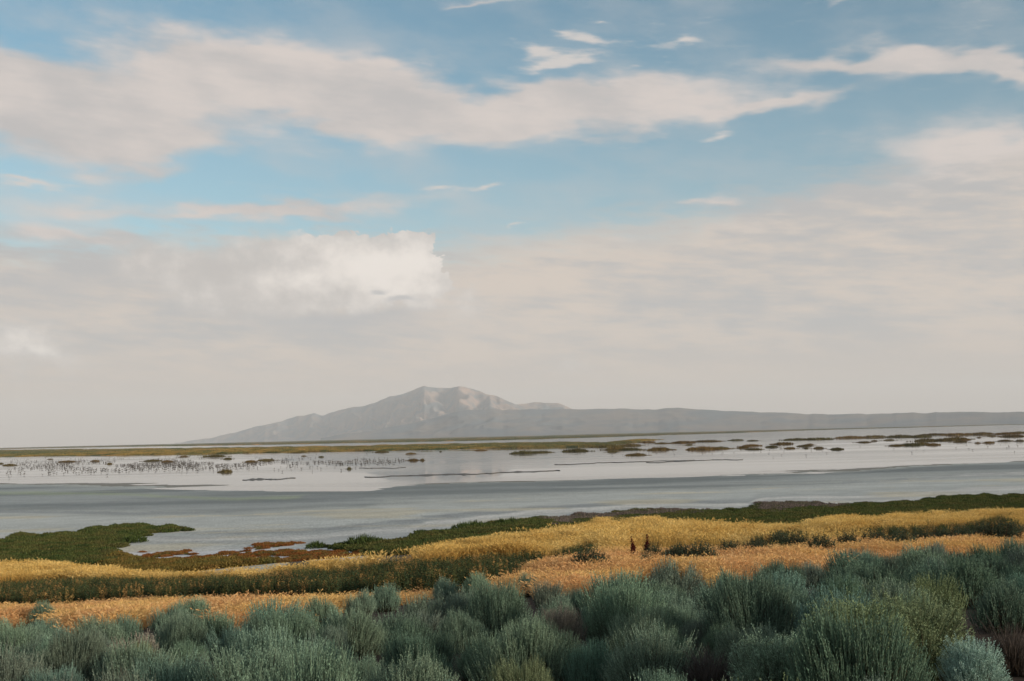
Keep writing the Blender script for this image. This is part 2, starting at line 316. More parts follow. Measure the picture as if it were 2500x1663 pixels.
def build_ground():
    fine = np.radians(np.arange(-27, 27.01, .11)); coarse = np.radians(np.arange(30, 330.1, 3.0))
    ang = np.concatenate([fine, coarse]); na = len(ang)
    rad = np.concatenate([[.4, 1, 2, 3], np.geomspace(4, 420, 430), np.geomspace(432, 24000, 86)]); nr = len(rad)
    A, Rr = np.meshgrid(ang, rad)
    az = (A + np.pi) % (2 * np.pi) - np.pi
    X, Y = Rr * np.sin(az), Rr * np.cos(az)
    Z = zf(X, Y) - np.clip((Rr - 300) / 2000, 0, 1) * .3
    V = np.stack([X, Y, Z], -1).reshape(-1, 3)
    V = np.vstack([V, [[0, 0, float(zf(0, .001))]]])
    i, j = np.meshgrid(np.arange(nr - 1), np.arange(na), indexing='ij'); j2 = (j + 1) % na
    Q = np.stack([i * na + j, i * na + j2, (i + 1) * na + j2, (i + 1) * na + j], -1).reshape(-1, 4)[:, ::-1]
    T = np.stack([np.full(na, nr * na), (np.arange(na) + 1) % na, np.arange(na)], -1)[:, ::-1]
    # what the ground is made of, zone by zone
    x, y, z = V.T; r = np.hypot(x, y); azv = np.arctan2(x, y); infr = (np.abs(azv) < .62) & (r > 3)
    px, py = project(V)
    px = px + (fbm(x * .25, y * .25, 4, 21) - .5) * 40
    py = py + (fbm(x * .3, y * .3, 4, 31) - .5) * 8
    pyw = py + (fbm(x * .016, y * .06, 6, 41, .66) - .5) * 60 * sstep(r, 60, 110)
    C = np.empty((len(V), 3)); C[:] = (.425, .455, .440)
    def put(mask, c, k=None):
        k = np.clip(mask.astype(float) if k is None else k, 0, 1)[:, None]
        C[:] = C * (1 - k) + np.array(c) * k
    hillm = ~infr
    put(hillm, (.16, .13, .07))
    wl, lo = WATER(px), WETLO(px)
    wet = sstep(py, wl - 6, wl + 2) * (1 - sstep(pyw, lo - 14, lo + 22))
    wet = np.where(infr, wet, 0)
    put(None, (.125, .142, .135), wet * (.55 + .45 * sstep(fbm(x * .02 + 4, y * .07, 4, 45), .35, .6)))
    put(infr & (py < wl - 4), (.20, .20, .18))
    # blue-grey streaks and pale salty streaks along the shore
    u = (py - lo) / np.maximum(1 + GTOP(np.maximum(px, 700)) - lo, 20)
    st = fbm(x * .012 + 3, u * 5 + .3, 4, 61)
    put(None, (.26, .285, .29), np.where(infr & (py > lo), sstep(st, .48, .66) * .85 * (1 - sstep(u, .7, 1)), 0))
    put(None, (.60, .60, .57), np.where(infr & (py > lo), sstep(fbm(x * .015 + 9, u * 6, 4, 71), .55, .75) * .7, 0))
    put(None, (.50, .47, .36), np.where(infr & (py > lo + 10), sstep(fbm(x * .09, y * .2, 4, 77), .54, .68) * .7, 0))
    al = curve([(-300, 1200), (0, 1203), (300, 1206), (430, 1213), (570, 1219), (720, 1214), (760, 1208)])(px)
    put(None, (.26, .31, .16), np.where(infr & (px < 740), np.exp(-((py - al) / 3.5) ** 2) * .6, 0))
    # dry crust near the plants, salt white
    left_salt = pip(px, py, crop(0, 1250, S3, [(640, 290), (700, 225), (850, 260), (1300, 250), (1800, 210), (2100, 215), (2357, 240), (2357, 300), (1800, 320), (1000, 330)]))
    put(infr & left_salt, (.62, .63, .64), np.where(infr & left_salt, .95 * sstep(fbm(x * .5, y * .5, 4, 88), .25, .6), 0))
    for n in NOTCH: put(infr & pip(px, py, n), (.66, .67, .68))
    put(infr & pip(px, py, GREEN_L), (.10, .085, .05))
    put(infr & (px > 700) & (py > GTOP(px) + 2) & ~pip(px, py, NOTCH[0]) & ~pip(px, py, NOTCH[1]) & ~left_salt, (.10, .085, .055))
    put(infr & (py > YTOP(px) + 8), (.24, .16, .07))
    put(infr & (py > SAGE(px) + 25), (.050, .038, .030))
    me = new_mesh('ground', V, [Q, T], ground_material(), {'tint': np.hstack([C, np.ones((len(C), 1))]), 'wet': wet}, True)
    tag(link('ground', me), kind='structure')
    # shallow water lying on the flats beyond the mud
    wa = np.radians(np.arange(-40, 40.1, .25)); W = r_water(wa) - 4
    wr = np.concatenate([np.geomspace(1, 8, 60), np.geomspace(8.6, 260, 40)])
    AA, KK = np.meshgrid(wa, wr); RR = np.minimum(KK * W[None, :], 23500)
    V = np.stack([RR * np.sin(AA), RR * np.cos(AA), np.zeros_like(RR)], -1).reshape(-1, 3)
    nr, na = AA.shape
    i, j = np.meshgrid(np.arange(nr - 1), np.arange(na - 1), indexing='ij')
    Q = np.stack([i * na + j, i * na + j + 1, (i + 1) * na + j + 1, (i + 1) * na + j], -1).reshape(-1, 4)[:, ::-1]
    m, N = material('shallow_water')
    pos = N.n('ShaderNodeNewGeometry').outputs['Position']
    mp = N.n('ShaderNodeMapping', {0: pos, 'Scale': (.006, .03, 1)}).outputs[0]
    n = N.noise(mp, 1.0, 6, .6, .8).outputs['Fac']
    b = N.n('ShaderNodeBsdfPrincipled', {'Base Color': (.12, .12, .11, 1), 'IOR': 1.33, 'Roughness': N.sm(n, .35, .7, .02, .13)})
    N.n('ShaderNodeOutputMaterial', {0: b.outputs[0]})
    tag(link('water', new_mesh('water', V, [Q], m, None, True)), kind='structure')
build_ground()

# ---------------------------------------------------------------- far hills
def hill_material(name, ca, cb, sc_):
    m, N = material(name)
    pos = N.n('ShaderNodeNewGeometry').outputs['Position']
    n = N.noise(pos, sc_, 7, .6, .4).outputs['Fac']
    c = N.mix(N.sm(n, .35, .65), ca, cb)
    b = N.n('ShaderNodeBsdfDiffuse', {0: c, 1: .3}); N.n('ShaderNodeOutputMaterial', {0: b.outputs[0]}); return m
def ridge(name, pts, dist, mat, slope, seed, step=3.0, gully=.5, back=.5, wander=0.0):
    """crest line from pixels, at a distance given along it; a real ridge with flanks on both sides"""
    pts = np.array(pts, float); xs = np.arange(pts[0, 0], pts[-1, 0], step)
    ys = np.interp(xs, pts[:, 0], pts[:, 1])
    ys = ys + (fbm(xs * .035, xs * 0, 4, seed) - .5) * 5 * sstep(ys, 930, 1020)
    dd = np.interp(xs, [p[0] for p in dist], [p[1] for p in dist])
    kw = np.hanning(121); kw /= kw.sum(); dd = np.convolve(np.pad(dd, 60, 'edge'), kw, 'valid')
    dd = dd + (fbm(xs * .012, xs * 0 + 2.5, 4, seed + 50) - .5) * wander
    nv = 90; vs = np.linspace(-1, 1, nv)
    ae = [azel(a, b) for a, b in zip(xs, ys)]
    az = np.array([a for a, e in ae]); h = np.maximum(EYE[2] + dd * np.tan(np.array([e for a, e in ae])), 1.0)
    ln = h / slope + 250
    D = dd[None, :] + np.where(vs < 0, vs, vs * back)[:, None] * ln[None, :]
    AZ = np.repeat(az[None, :], nv, 0)
    X, Y = D * np.sin(AZ), D * np.cos(AZ)
    k = np.clip(1 - np.abs(vs), 0, 1)[:, None]
    prof = k ** 1.35
    # spurs run down from the crest
    s = AZ * dd[None, :] / 420.0
    wob = (fbm(X / 900, Y / 900, 3, seed + 3) - .5) * 2.2
    rg = 1 - np.abs(2 * fbm(s + wob, k * 1.3 + s * 0, 4, seed + 7) - 1) * 1.6
    fine = fbm(X / 160, Y / 160, 4, seed + 11) - .5
    Z = h[None, :] * (prof + gully * (rg - .55) * k * (1 - k) * 1.9) + fine * h[None, :] * .20 * np.sqrt(k * (1 - k))
    Z = np.maximum(Z, -4 + k * 4) - 3 * (k < .01)
    V = np.stack([X, Y, Z], -1).reshape(-1, 3); na = len(xs)
    i, j = np.meshgrid(np.arange(nv - 1), np.arange(na - 1), indexing='ij')
    Q = np.stack([i * na + j, i * na + j + 1, (i + 1) * na + j + 1, (i + 1) * na + j], -1).reshape(-1, 4)[:, ::-1]
    tag(link(name, new_mesh(name, V, [Q], mat, None, True)), kind='structure')
S7 = 2357 / 1100.0
crest = crop(400, 900, S7, [(-60, 398), (100, 385), (250, 362), (380, 332), (470, 308), (560, 287), (620, 268), (700, 245), (740, 240), (790, 232), (830, 246), (880, 225), (940, 208), (1040, 195), (1110, 175), (1180, 145), (1260, 128), (1330, 100), (1362, 85), (1385, 95), (1440, 98), (1500, 98), (1540, 90), (1590, 98), (1650, 112), (1690, 132), (1740, 140), (1790, 162), (1840, 185), (1880, 182), (1940, 175), (2000, 180), (2060, 180), (2100, 195), (2150, 215), (2300, 250)])
plateau = crop(400, 900, S7, [(820, 362), (1000, 335), (1150, 312), (1270, 290), (1390, 262), (1480, 235), (1540, 220), (1700, 213), (2130, 209), (2357, 209)]) + [(x * 1.0607, y * 1.0607) for x, y in [(1500, 942), (1560, 938), (1610, 942), (1700, 946), (1800, 950), (1880, 953), (2000, 952), (2100, 950), (2250, 948), (2357, 949), (2450, 950), (2700, 955)]]
ridge('hills', crest, [(300, 21500), (600, 19500), (900, 16500), (1200, 15000), (1500, 14500)], hill_material('dry_mountain', (.29, .205, .16), (.095, .118, .135), .0035), .22, 3, gully=.75, wander=1500.0)  # ochre of sunlit slopes and blue of haze are mixed into the colour
ridge('foothills', plateau, [(780, 11500), (1100, 11500), (2700, 9000)], hill_material('dry_plateau', (.165, .145, .13), (.085, .110, .130), .0022), .13, 17, 4.0, .3)  # some of the haze's blue is put into the slope colour

# ---------------------------------------------------------------- plant materials
def leaf_material(name, base=None, dark=.62, light=1.25, old=None, trans=.25, rnd=None, patch=None):
    """base None: the object's own colour; rnd: colour stops over the per-copy random"""
    m, N = material(name)
    oi = N.n('ShaderNodeObjectInfo')
    c = oi.outputs['Color'] if base is None else None
    if rnd: c = ramp(N, oi.outputs['Random'], rnd)
    elif base is not None:
        c = N.mix(0.0, base, base)
    if patch:
        pos = N.n('ShaderNodeNewGeometry').outputs['Position']
        f = N.noise(pos, patch[0], 4, .55).outputs['Fac']
        c = N.mix(N.sm(f, .42, .64, 0, patch[2]), c, patch[1])
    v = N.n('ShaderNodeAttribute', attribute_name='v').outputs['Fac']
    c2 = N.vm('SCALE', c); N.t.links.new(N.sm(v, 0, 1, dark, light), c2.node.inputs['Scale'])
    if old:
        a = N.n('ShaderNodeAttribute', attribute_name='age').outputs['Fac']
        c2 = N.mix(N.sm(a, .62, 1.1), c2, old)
    d = N.n('ShaderNodeBsdfDiffuse', {0: c2}); t = N.n('ShaderNodeBsdfTranslucent', {0: c2})
    mx = N.n('ShaderNodeMixShader', {0: trans, 1: d.outputs[0], 2: t.outputs[0]})
    N.n('ShaderNodeOutputMaterial', {0: mx.outputs[0]}); return m
M = {}
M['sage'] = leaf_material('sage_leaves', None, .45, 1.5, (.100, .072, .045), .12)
M['sage_stem'] = leaf_material('sage_stems', (.065, .048, .034), .6, 1.3, None, 0.0)
M['gold'] = leaf_material('golden_grass', None, .72, 1.25, None, .35, [(0, (.57, .38, .12)), (.45, (.70, .50, .17)), (.8, (.75, .56, .23)), (1, (.54, .36, .12))], (.30, (.55, .35, .10), .6))
M['copper'] = leaf_material('copper_grass', None, .70, 1.25, None, .35, [(0, (.56, .30, .125)), (.5, (.68, .40, .175)), (.85, (.74, .50, .25)), (1, (.48, .24, .10))], (.42, (.68, .47, .17), .7))
M['weed'] = leaf_material('weed_leaves', None, .6, 1.35, (.20, .12, .045), .25, [(0, (.032, .056, .030)), (.5, (.054, .080, .040)), (.84, (.11, .12, .045)), (.9, (.34, .21, .08)), (1, (.42, .26, .10))])
M['weedbush'] = leaf_material('bush_leaves', None, .6, 1.4, (.16, .11, .05), .25)
M['pickle'] = leaf_material('pickleweed', None, .6, 1.3, None, .15, [(0, (.046, .070, .024)), (.6, (.070, .096, .030)), (1, (.11, .115, .04))], (.5, (.12, .105, .04), .65))
M['rust'] = leaf_material('rusty_pickleweed', None, .6, 1.3, None, .15, [(0, (.19, .075, .025)), (.5, (.24, .105, .035)), (.75, (.16, .115, .04)), (1, (.12, .115, .04))])
M['olive'] = leaf_material('olive_ground_cover', None, .6, 1.3, None, .15, [(0, (.14, .105, .03)), (.5, (.19, .135, .04)), (.8, (.11, .11, .035)), (1, (.25, .14, .045))])
M['greybrush'] = leaf_material('grey_dry_brush', None, .6, 1.3, None, .1, [(0, (.13, .105, .095)), (.6, (.17, .14, .125)), (1, (.10, .105, .06))])
M['marsh'] = leaf_material('marsh_grass', None, .6, 1.35, None, .2)
M['dock'] = leaf_material('dock_seed', (.085, .022, .016), .6, 1.4, None, .1)
M['bird'] = leaf_material('bird_feathers', (.06, .055, .05), .8, 1.2, None, 0)

# ---------------------------------------------------------------- plant shapes
def unit(a): return a / np.maximum(np.linalg.norm(a, axis=-1, keepdims=True), 1e-9)
def leaves(P, Dv, L, Wd, rng):
    """diamond leaves at P along Dv"""
    side = unit(np.cross(Dv, rng.normal(size=P.shape)))
    L = np.broadcast_to(L, (len(P),))[:, None]; Wd = np.broadcast_to(Wd, (len(P),))[:, None]
    m = P + Dv * L * .5
    V = np.stack([P, m + side * Wd * .5, P + Dv * L, m - side * Wd * .5], 1).reshape(-1, 3)
    Q = np.arange(len(P) * 4).reshape(-1, 4)
    return V, Q
def tubes(A, B, ra, rb, bow, rng, seg=3):
    """bent three-sided twigs from A to B"""
    n = len(A); ts = np.linspace(0, 1, seg + 1)
    mid = (A + B) / 2 + bow
    Ps = np.stack([(1 - t) ** 2 * A + 2 * t * (1 - t) * mid + t * t * B for t in ts], 1)
    d = unit(B - A); s1 = unit(np.cross(d, rng.normal(size=d.shape))); s2 = np.cross(d, s1)
    V = []
    for k in range(3):
        a = 2 * math.pi * k / 3
        off = (math.cos(a) * s1 + math.sin(a) * s2)[:, None, :]
        V.append(Ps + off * (ra + (rb - ra) * ts)[None, :, None])
    V = np.stack(V, 2).reshape(-1, 3)                       # n, seg+1, 3
    q = []
    for s in range(seg):
        for k in range(3):
            q.append([s * 3 + k, s * 3 + (k + 1) % 3, (s + 1) * 3 + (k + 1) % 3, (s + 1) * 3 + k])
    q = np.array(q); Q = (np.arange(n)[:, None, None] * (seg + 1) * 3 + q[None]).reshape(-1, 4)
    return V, Q
def make_sage(seed, nshoot, nleaf, leafL, leafW, sl=(.16, .30), lean=.75, tip=0.0, bare=0.0, nlobe=6):
    """one bush, one metre high and 1.2 m across: leafy upright shoots on woody stems"""
    rng = np.random.default_rng(seed)
    lob = [(rng.normal() * .06, rng.normal() * .06, .38, .96)]
    for k in range(nlobe):
        a = 2 * math.pi * (k + rng.random() * .6) / nlobe; d = rng.uniform(.22, .42)
        lob.append((d * math.cos(a), d * math.sin(a), rng.uniform(.18, .33), rng.uniform(.5, 1.04)))
    lob = np.array(lob); wts = lob[:, 2] ** 2; wts /= wts.sum()
    li = rng.choice(len(lob), nshoot, p=wts); q = np.sqrt(rng.random(nshoot)); ph = rng.random(nshoot) * 2 * math.pi
    lx = lob[li]; x = lx[:, 0] + lx[:, 2] * q * np.cos(ph); y = lx[:, 1] + lx[:, 2] * q * np.sin(ph)
    top = lx[:, 3] * (1 - .52 * q ** 2.4) * (1 + rng.normal(size=nshoot) * .06)
    lay = 1 - .5 * rng.random(nshoot) ** 1.7
    E = np.stack([x * (.5 + .5 * lay), y * (.5 + .5 * lay), np.maximum(top * lay, .06)], 1)
    out = np.stack([x, y, np.zeros(nshoot)], 1)
    Dv = unit(out * lean * 1.3 + np.array([0, 0, 1.0]) + rng.normal(size=(nshoot, 3)) * .07)
    L = rng.uniform(sl[0], sl[1], nshoot) * (.75 + .25 * lay)
    S = E - Dv * L[:, None]; S[:, 2] = np.maximum(S[:, 2], .02)
    f = MB(); sv = rng.random(nshoot)
    keep = rng.random(nshoot) > bare
    for k in range(nleaf):
        t = (k + .5) / nleaf; t = t ** (1 - .45 * tip)
        sel = np.where(keep)[0]
        P = S[sel] + (E - S)[sel] * (t + rng.normal(size=(len(sel), 1)) * .03)
        rd = unit(np.cross(Dv[sel], rng.normal(size=(len(sel), 3))))
        ld = unit(Dv[sel] * (.95 - .3 * tip) + rd * (.27 + .45 * tip))
        sz = (1 - .35 * t) if tip < .5 else (.55 + .6 * t)
        V, Q = leaves(P, ld, leafL * sz * rng.uniform(.7, 1.25, len(sel)), leafW * sz, rng)
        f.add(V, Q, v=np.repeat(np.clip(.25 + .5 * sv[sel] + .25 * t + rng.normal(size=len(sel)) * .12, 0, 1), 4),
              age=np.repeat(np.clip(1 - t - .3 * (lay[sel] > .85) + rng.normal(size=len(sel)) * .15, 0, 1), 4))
    g = MB()
    side = unit(np.cross(Dv, rng.normal(size=Dv.shape))) * .0035
    V = np.stack([S - side, S + side, E + side * .4, E - side * .4], 1).reshape(-1, 3)
    f.add(V, np.arange(nshoot * 4).reshape(-1, 4), v=np.repeat(.2 + .5 * sv, 4), age=.75)
    nb = min(nshoot, 170); pick = rng.choice(nshoot, nb, replace=False)
    A = np.stack([rng.normal(size=nb) * .05, rng.normal(size=nb) * .05, np.full(nb, -.04)], 1)
    B = S[pick]; V, Q = tubes(A, B, .011, .003, np.stack([B[:, 0] * .25, B[:, 1] * .25, -B[:, 2] * .05], 1) + rng.normal(size=(nb, 3)) * .02, rng)
    g.add(V, Q, v=.4)
    tw = rng.choice(nshoot, min(nshoot, 700), replace=False)
    B = S[tw]; A = B * np.array([.55, .55, .45]) + rng.normal(size=B.shape) * .03
    V, Q = tubes(A, B, .0045, .002, rng.normal(size=B.shape) * .02, rng, 2)
    g.add(V, Q, v=.7)
    return f.mesh('foliage', M['sage']), g.mesh('stems', M['sage_stem'])

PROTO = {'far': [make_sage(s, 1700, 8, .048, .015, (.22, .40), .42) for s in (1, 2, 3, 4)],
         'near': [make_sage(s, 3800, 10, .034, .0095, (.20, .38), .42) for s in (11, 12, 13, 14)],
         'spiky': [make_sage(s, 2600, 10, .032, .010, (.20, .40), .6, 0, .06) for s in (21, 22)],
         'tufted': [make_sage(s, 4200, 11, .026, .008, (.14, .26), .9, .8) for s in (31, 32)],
         'dry': [make_sage(s, 2000, 4, .022, .006, (.22, .40), .9, 0, .55) for s in (41, 42)]}

def stalks(mb, base, H, nleaf, rng, leafL, leafW, lean=.12):
    n = len(base)
    Dv = unit(np.concatenate([rng.normal(size=(n, 2)) * lean, np.ones((n, 1))], 1)); T = base + Dv * H[:, None]
    side = unit(np.cross(Dv, rng.normal(size=Dv.shape))) * .006
    mb.add(np.stack([base - side, base + side, T + side * .3, T - side * .3], 1).reshape(-1, 3), np.arange(n * 4).reshape(-1, 4), v=.5, age=.9)
    for k in range(nleaf):
        t = .12 + .88 * (k + rng.random((n, 1))) / nleaf
        P = base + (T - base) * t
        a = rng.random(n) * 2 * math.pi
        ld = unit(np.stack([np.cos(a), np.sin(a), rng.normal(size=n) * .35 + .45], 1))
        sz = (1.1 - .65 * t[:, 0]) * rng.uniform(.7, 1.2, n)
        V, Q = leaves(P, ld, leafL * sz, leafW * sz, rng)
        mb.add(V, Q, v=np.repeat(np.clip(rng.random(n) * .7 + .3 * t[:, 0], 0, 1), 4), age=np.repeat(np.clip(1.0 - t[:, 0] * 1.6, 0, 1), 4))
def weed_clump(seed):
    rng = np.random.default_rng(seed); mb = MB(); n = 7
    b = np.concatenate([rng.normal(size=(n, 2)) * .13, np.full((n, 1), -.03)], 1)
    stalks(mb, b, rng.uniform(.6, 1.0, n), 28, rng, .13, .055); return mb.mesh('weed_clump', M['weed'])
def bush_mesh(seed):
    rng = np.random.default_rng(seed); mb = MB(); n = 120
    r = np.sqrt(rng.random(n)) * .5; a = rng.random(n) * 6.283
    b = np.stack([r * np.cos(a), r * np.sin(a), np.full(n, -.03)], 1)
    stalks(mb, b, (1 - 1.6 * r ** 2) * rng.uniform(.75, 1.03, n), 30, rng, .115, .055, .16); return mb.mesh('foliage', M['weedbush'])
def blades(mb, base, H, rng, w, lean, curl=.2, head=0.0, v0=0.0):
    n = len(base); a = rng.random(n) * 6.283
    o = np.stack([np.cos(a), np.sin(a), np.zeros(n)], 1); le = np.abs(rng.normal(size=n))[:, None] * lean
    m = base + np.array([0, 0, 1.]) * (H * .55)[:, None] + o * le * (H * .5)[:, None]
    t = base + np.array([0, 0, 1.]) * (H * (1 - curl * .4))[:, None] + o * (le + curl) * (H)[:, None]
    side = unit(np.cross(m - base, rng.normal(size=base.shape))) * w / 2
    V = np.stack([base - side, base + side, m + side * .8, m - side * .8, t], 1).reshape(-1, 3)
    k = np.arange(n)[:, None] * 5
    sv = np.repeat(np.clip(rng.random(n) * .8 + v0, 0, 1), 5)
    mb.add(V, k + np.array([[0, 1, 2, 3]]), v=sv)
    off = mb.n - len(V)
    mb.F[3].append(k + np.array([[3, 2, 4]]) + off)
    if head:
        ld = unit(t - m + rng.normal(size=t.shape) * .05)
        for q in range(2):
            V, Q = leaves(t - ld * head * (.35 + .3 * q), unit(ld + rng.normal(size=ld.shape) * .25), head, head * .22, rng)
            mb.add(V, Q, v=np.repeat(np.clip(.5 + .5 * rng.random(n), 0, 1), 4))
def tuft(seed, mat, n=46, rad=.2, h=(.3, .55), w=.008, lean=.25, curl=.25, head=.07):
    rng = np.random.default_rng(seed); mb = MB()
    r = np.sqrt(rng.random(n)) * rad; a = rng.random(n) * 6.283
    b = np.stack([r * np.cos(a), r * np.sin(a), np.full(n, -.03)], 1)
    blades(mb, b, rng.uniform(h[0], h[1], n), rng, w, lean, curl, head); return mb.mesh('grass_tuft', mat)
def cushion(seed, mat, n=130, rad=.32, h=.2):
    """low fleshy ground plant: short upright segments"""
    rng = np.random.default_rng(seed); mb = MB()
    r = np.sqrt(rng.random(n)) * rad * (1 + .25 * np.sin(rng.random() * 6 + 3 * rng.random(n))); a = rng.random(n) * 6.283
    b = np.stack([r * np.cos(a), r * np.sin(a), np.full(n, -.02)], 1)
    H = h * (1.1 - .6 * (r / rad) ** 2) * rng.uniform(.7, 1.15, n)
    D = unit(np.concatenate([b[:, :2] * 1.2 + rng.normal(size=(n, 2)) * .25, np.ones((n, 1))], 1))
    V, Q = leaves(b, D, H, .045, rng); mb.add(V, Q, v=np.repeat(rng.random(n), 4))
    V, Q = leaves(b + D * H[:, None] * .45, unit(D + rng.normal(size=D.shape) * .5), H * .6, .035, rng); mb.add(V, Q, v=np.repeat(rng.random(n), 4))
    return mb.mesh('cushion_plant', mat)

# ---------------------------------------------------------------- scattering what nobody could count
def scatter(name, P, scale, meshes, label, cat, seed=0, tilt=.06):
    rng = np.random.default_rng(seed); n = len(P)
    cl = bpy.data.collections.new(name + '_kinds')
    for me in meshes: cl.objects.link(bpy.data.objects.new(me.name, me))
    me = bpy.data.meshes.new(name); me.vertices.add(n); me.vertices.foreach_set('co', np.asarray(P, np.float32).ravel())
    rot = np.stack([rng.normal(size=n) * tilt, rng.normal(size=n) * tilt, rng.random(n) * 6.283], 1)
    for k, a, t, f in (('rot', rot, 'FLOAT_VECTOR', 'vector'), ('siz', np.asarray(scale, float), 'FLOAT_VECTOR', 'vector'), ('pick', rng.integers(0, len(meshes), n), 'INT', 'value')):
        at = me.attributes.new(k, t, 'POINT'); at.data.foreach_set(f, np.asarray(a, np.int32 if t == 'INT' else np.float32).ravel())
    o = link(name, me); tag(o, label, cat, kind='stuff')
    g = bpy.data.node_groups.new(name, 'GeometryNodeTree')
    g.interface.new_socket('Geometry', in_out='INPUT', socket_type='NodeSocketGeometry')
    g.interface.new_socket('Geometry', in_out='OUTPUT', socket_type='NodeSocketGeometry')
    nn, lk = g.nodes.new, g.links.new
    gi, go = nn('NodeGroupInput'), nn('NodeGroupOutput')
    ci = nn('GeometryNodeCollectionInfo'); ci.inputs['Collection'].default_value = cl
    ci.inputs['Separate Children'].default_value = True; ci.inputs['Reset Children'].default_value = True
    ip = nn('GeometryNodeInstanceOnPoints'); ip.inputs['Pick Instance'].default_value = True
    def at(nm, ty):
        a = nn('GeometryNodeInputNamedAttribute'); a.data_type = ty; a.inputs['Name'].default_value = nm
        return a.outputs['Attribute']
    lk(gi.outputs[0], ip.inputs['Points']); lk(ci.outputs[0], ip.inputs['Instance'])
    lk(at('pick', 'INT'), ip.inputs['Instance Index'])
    e2r = nn('FunctionNodeEulerToRotation'); lk(at('rot', 'FLOAT_VECTOR'), e2r.inputs[0]); lk(e2r.outputs[0], ip.inputs['Rotation'])
    lk(at('siz', 'FLOAT_VECTOR'), ip.inputs['Scale']); lk(ip.outputs[0], go.inputs[0])
    md = o.modifiers.new('scatter', 'NODES'); md.node_group = g
    return o
def candidates(n, r0, r1, seed, azmax=26.5):
    rng = np.random.default_rng(seed)
    r = np.sqrt(rng.uniform(r0 ** 2, r1 ** 2, n)); az = np.radians(rng.uniform(-azmax, azmax, n))
    x, y = r * np.sin(az), r * np.cos(az)
    return np.stack([x, y, zf(x, y)], 1), rng
def up(P, h): return P + np.array([0, 0, 1.]) * np.asarray(h).reshape(-1, 1)

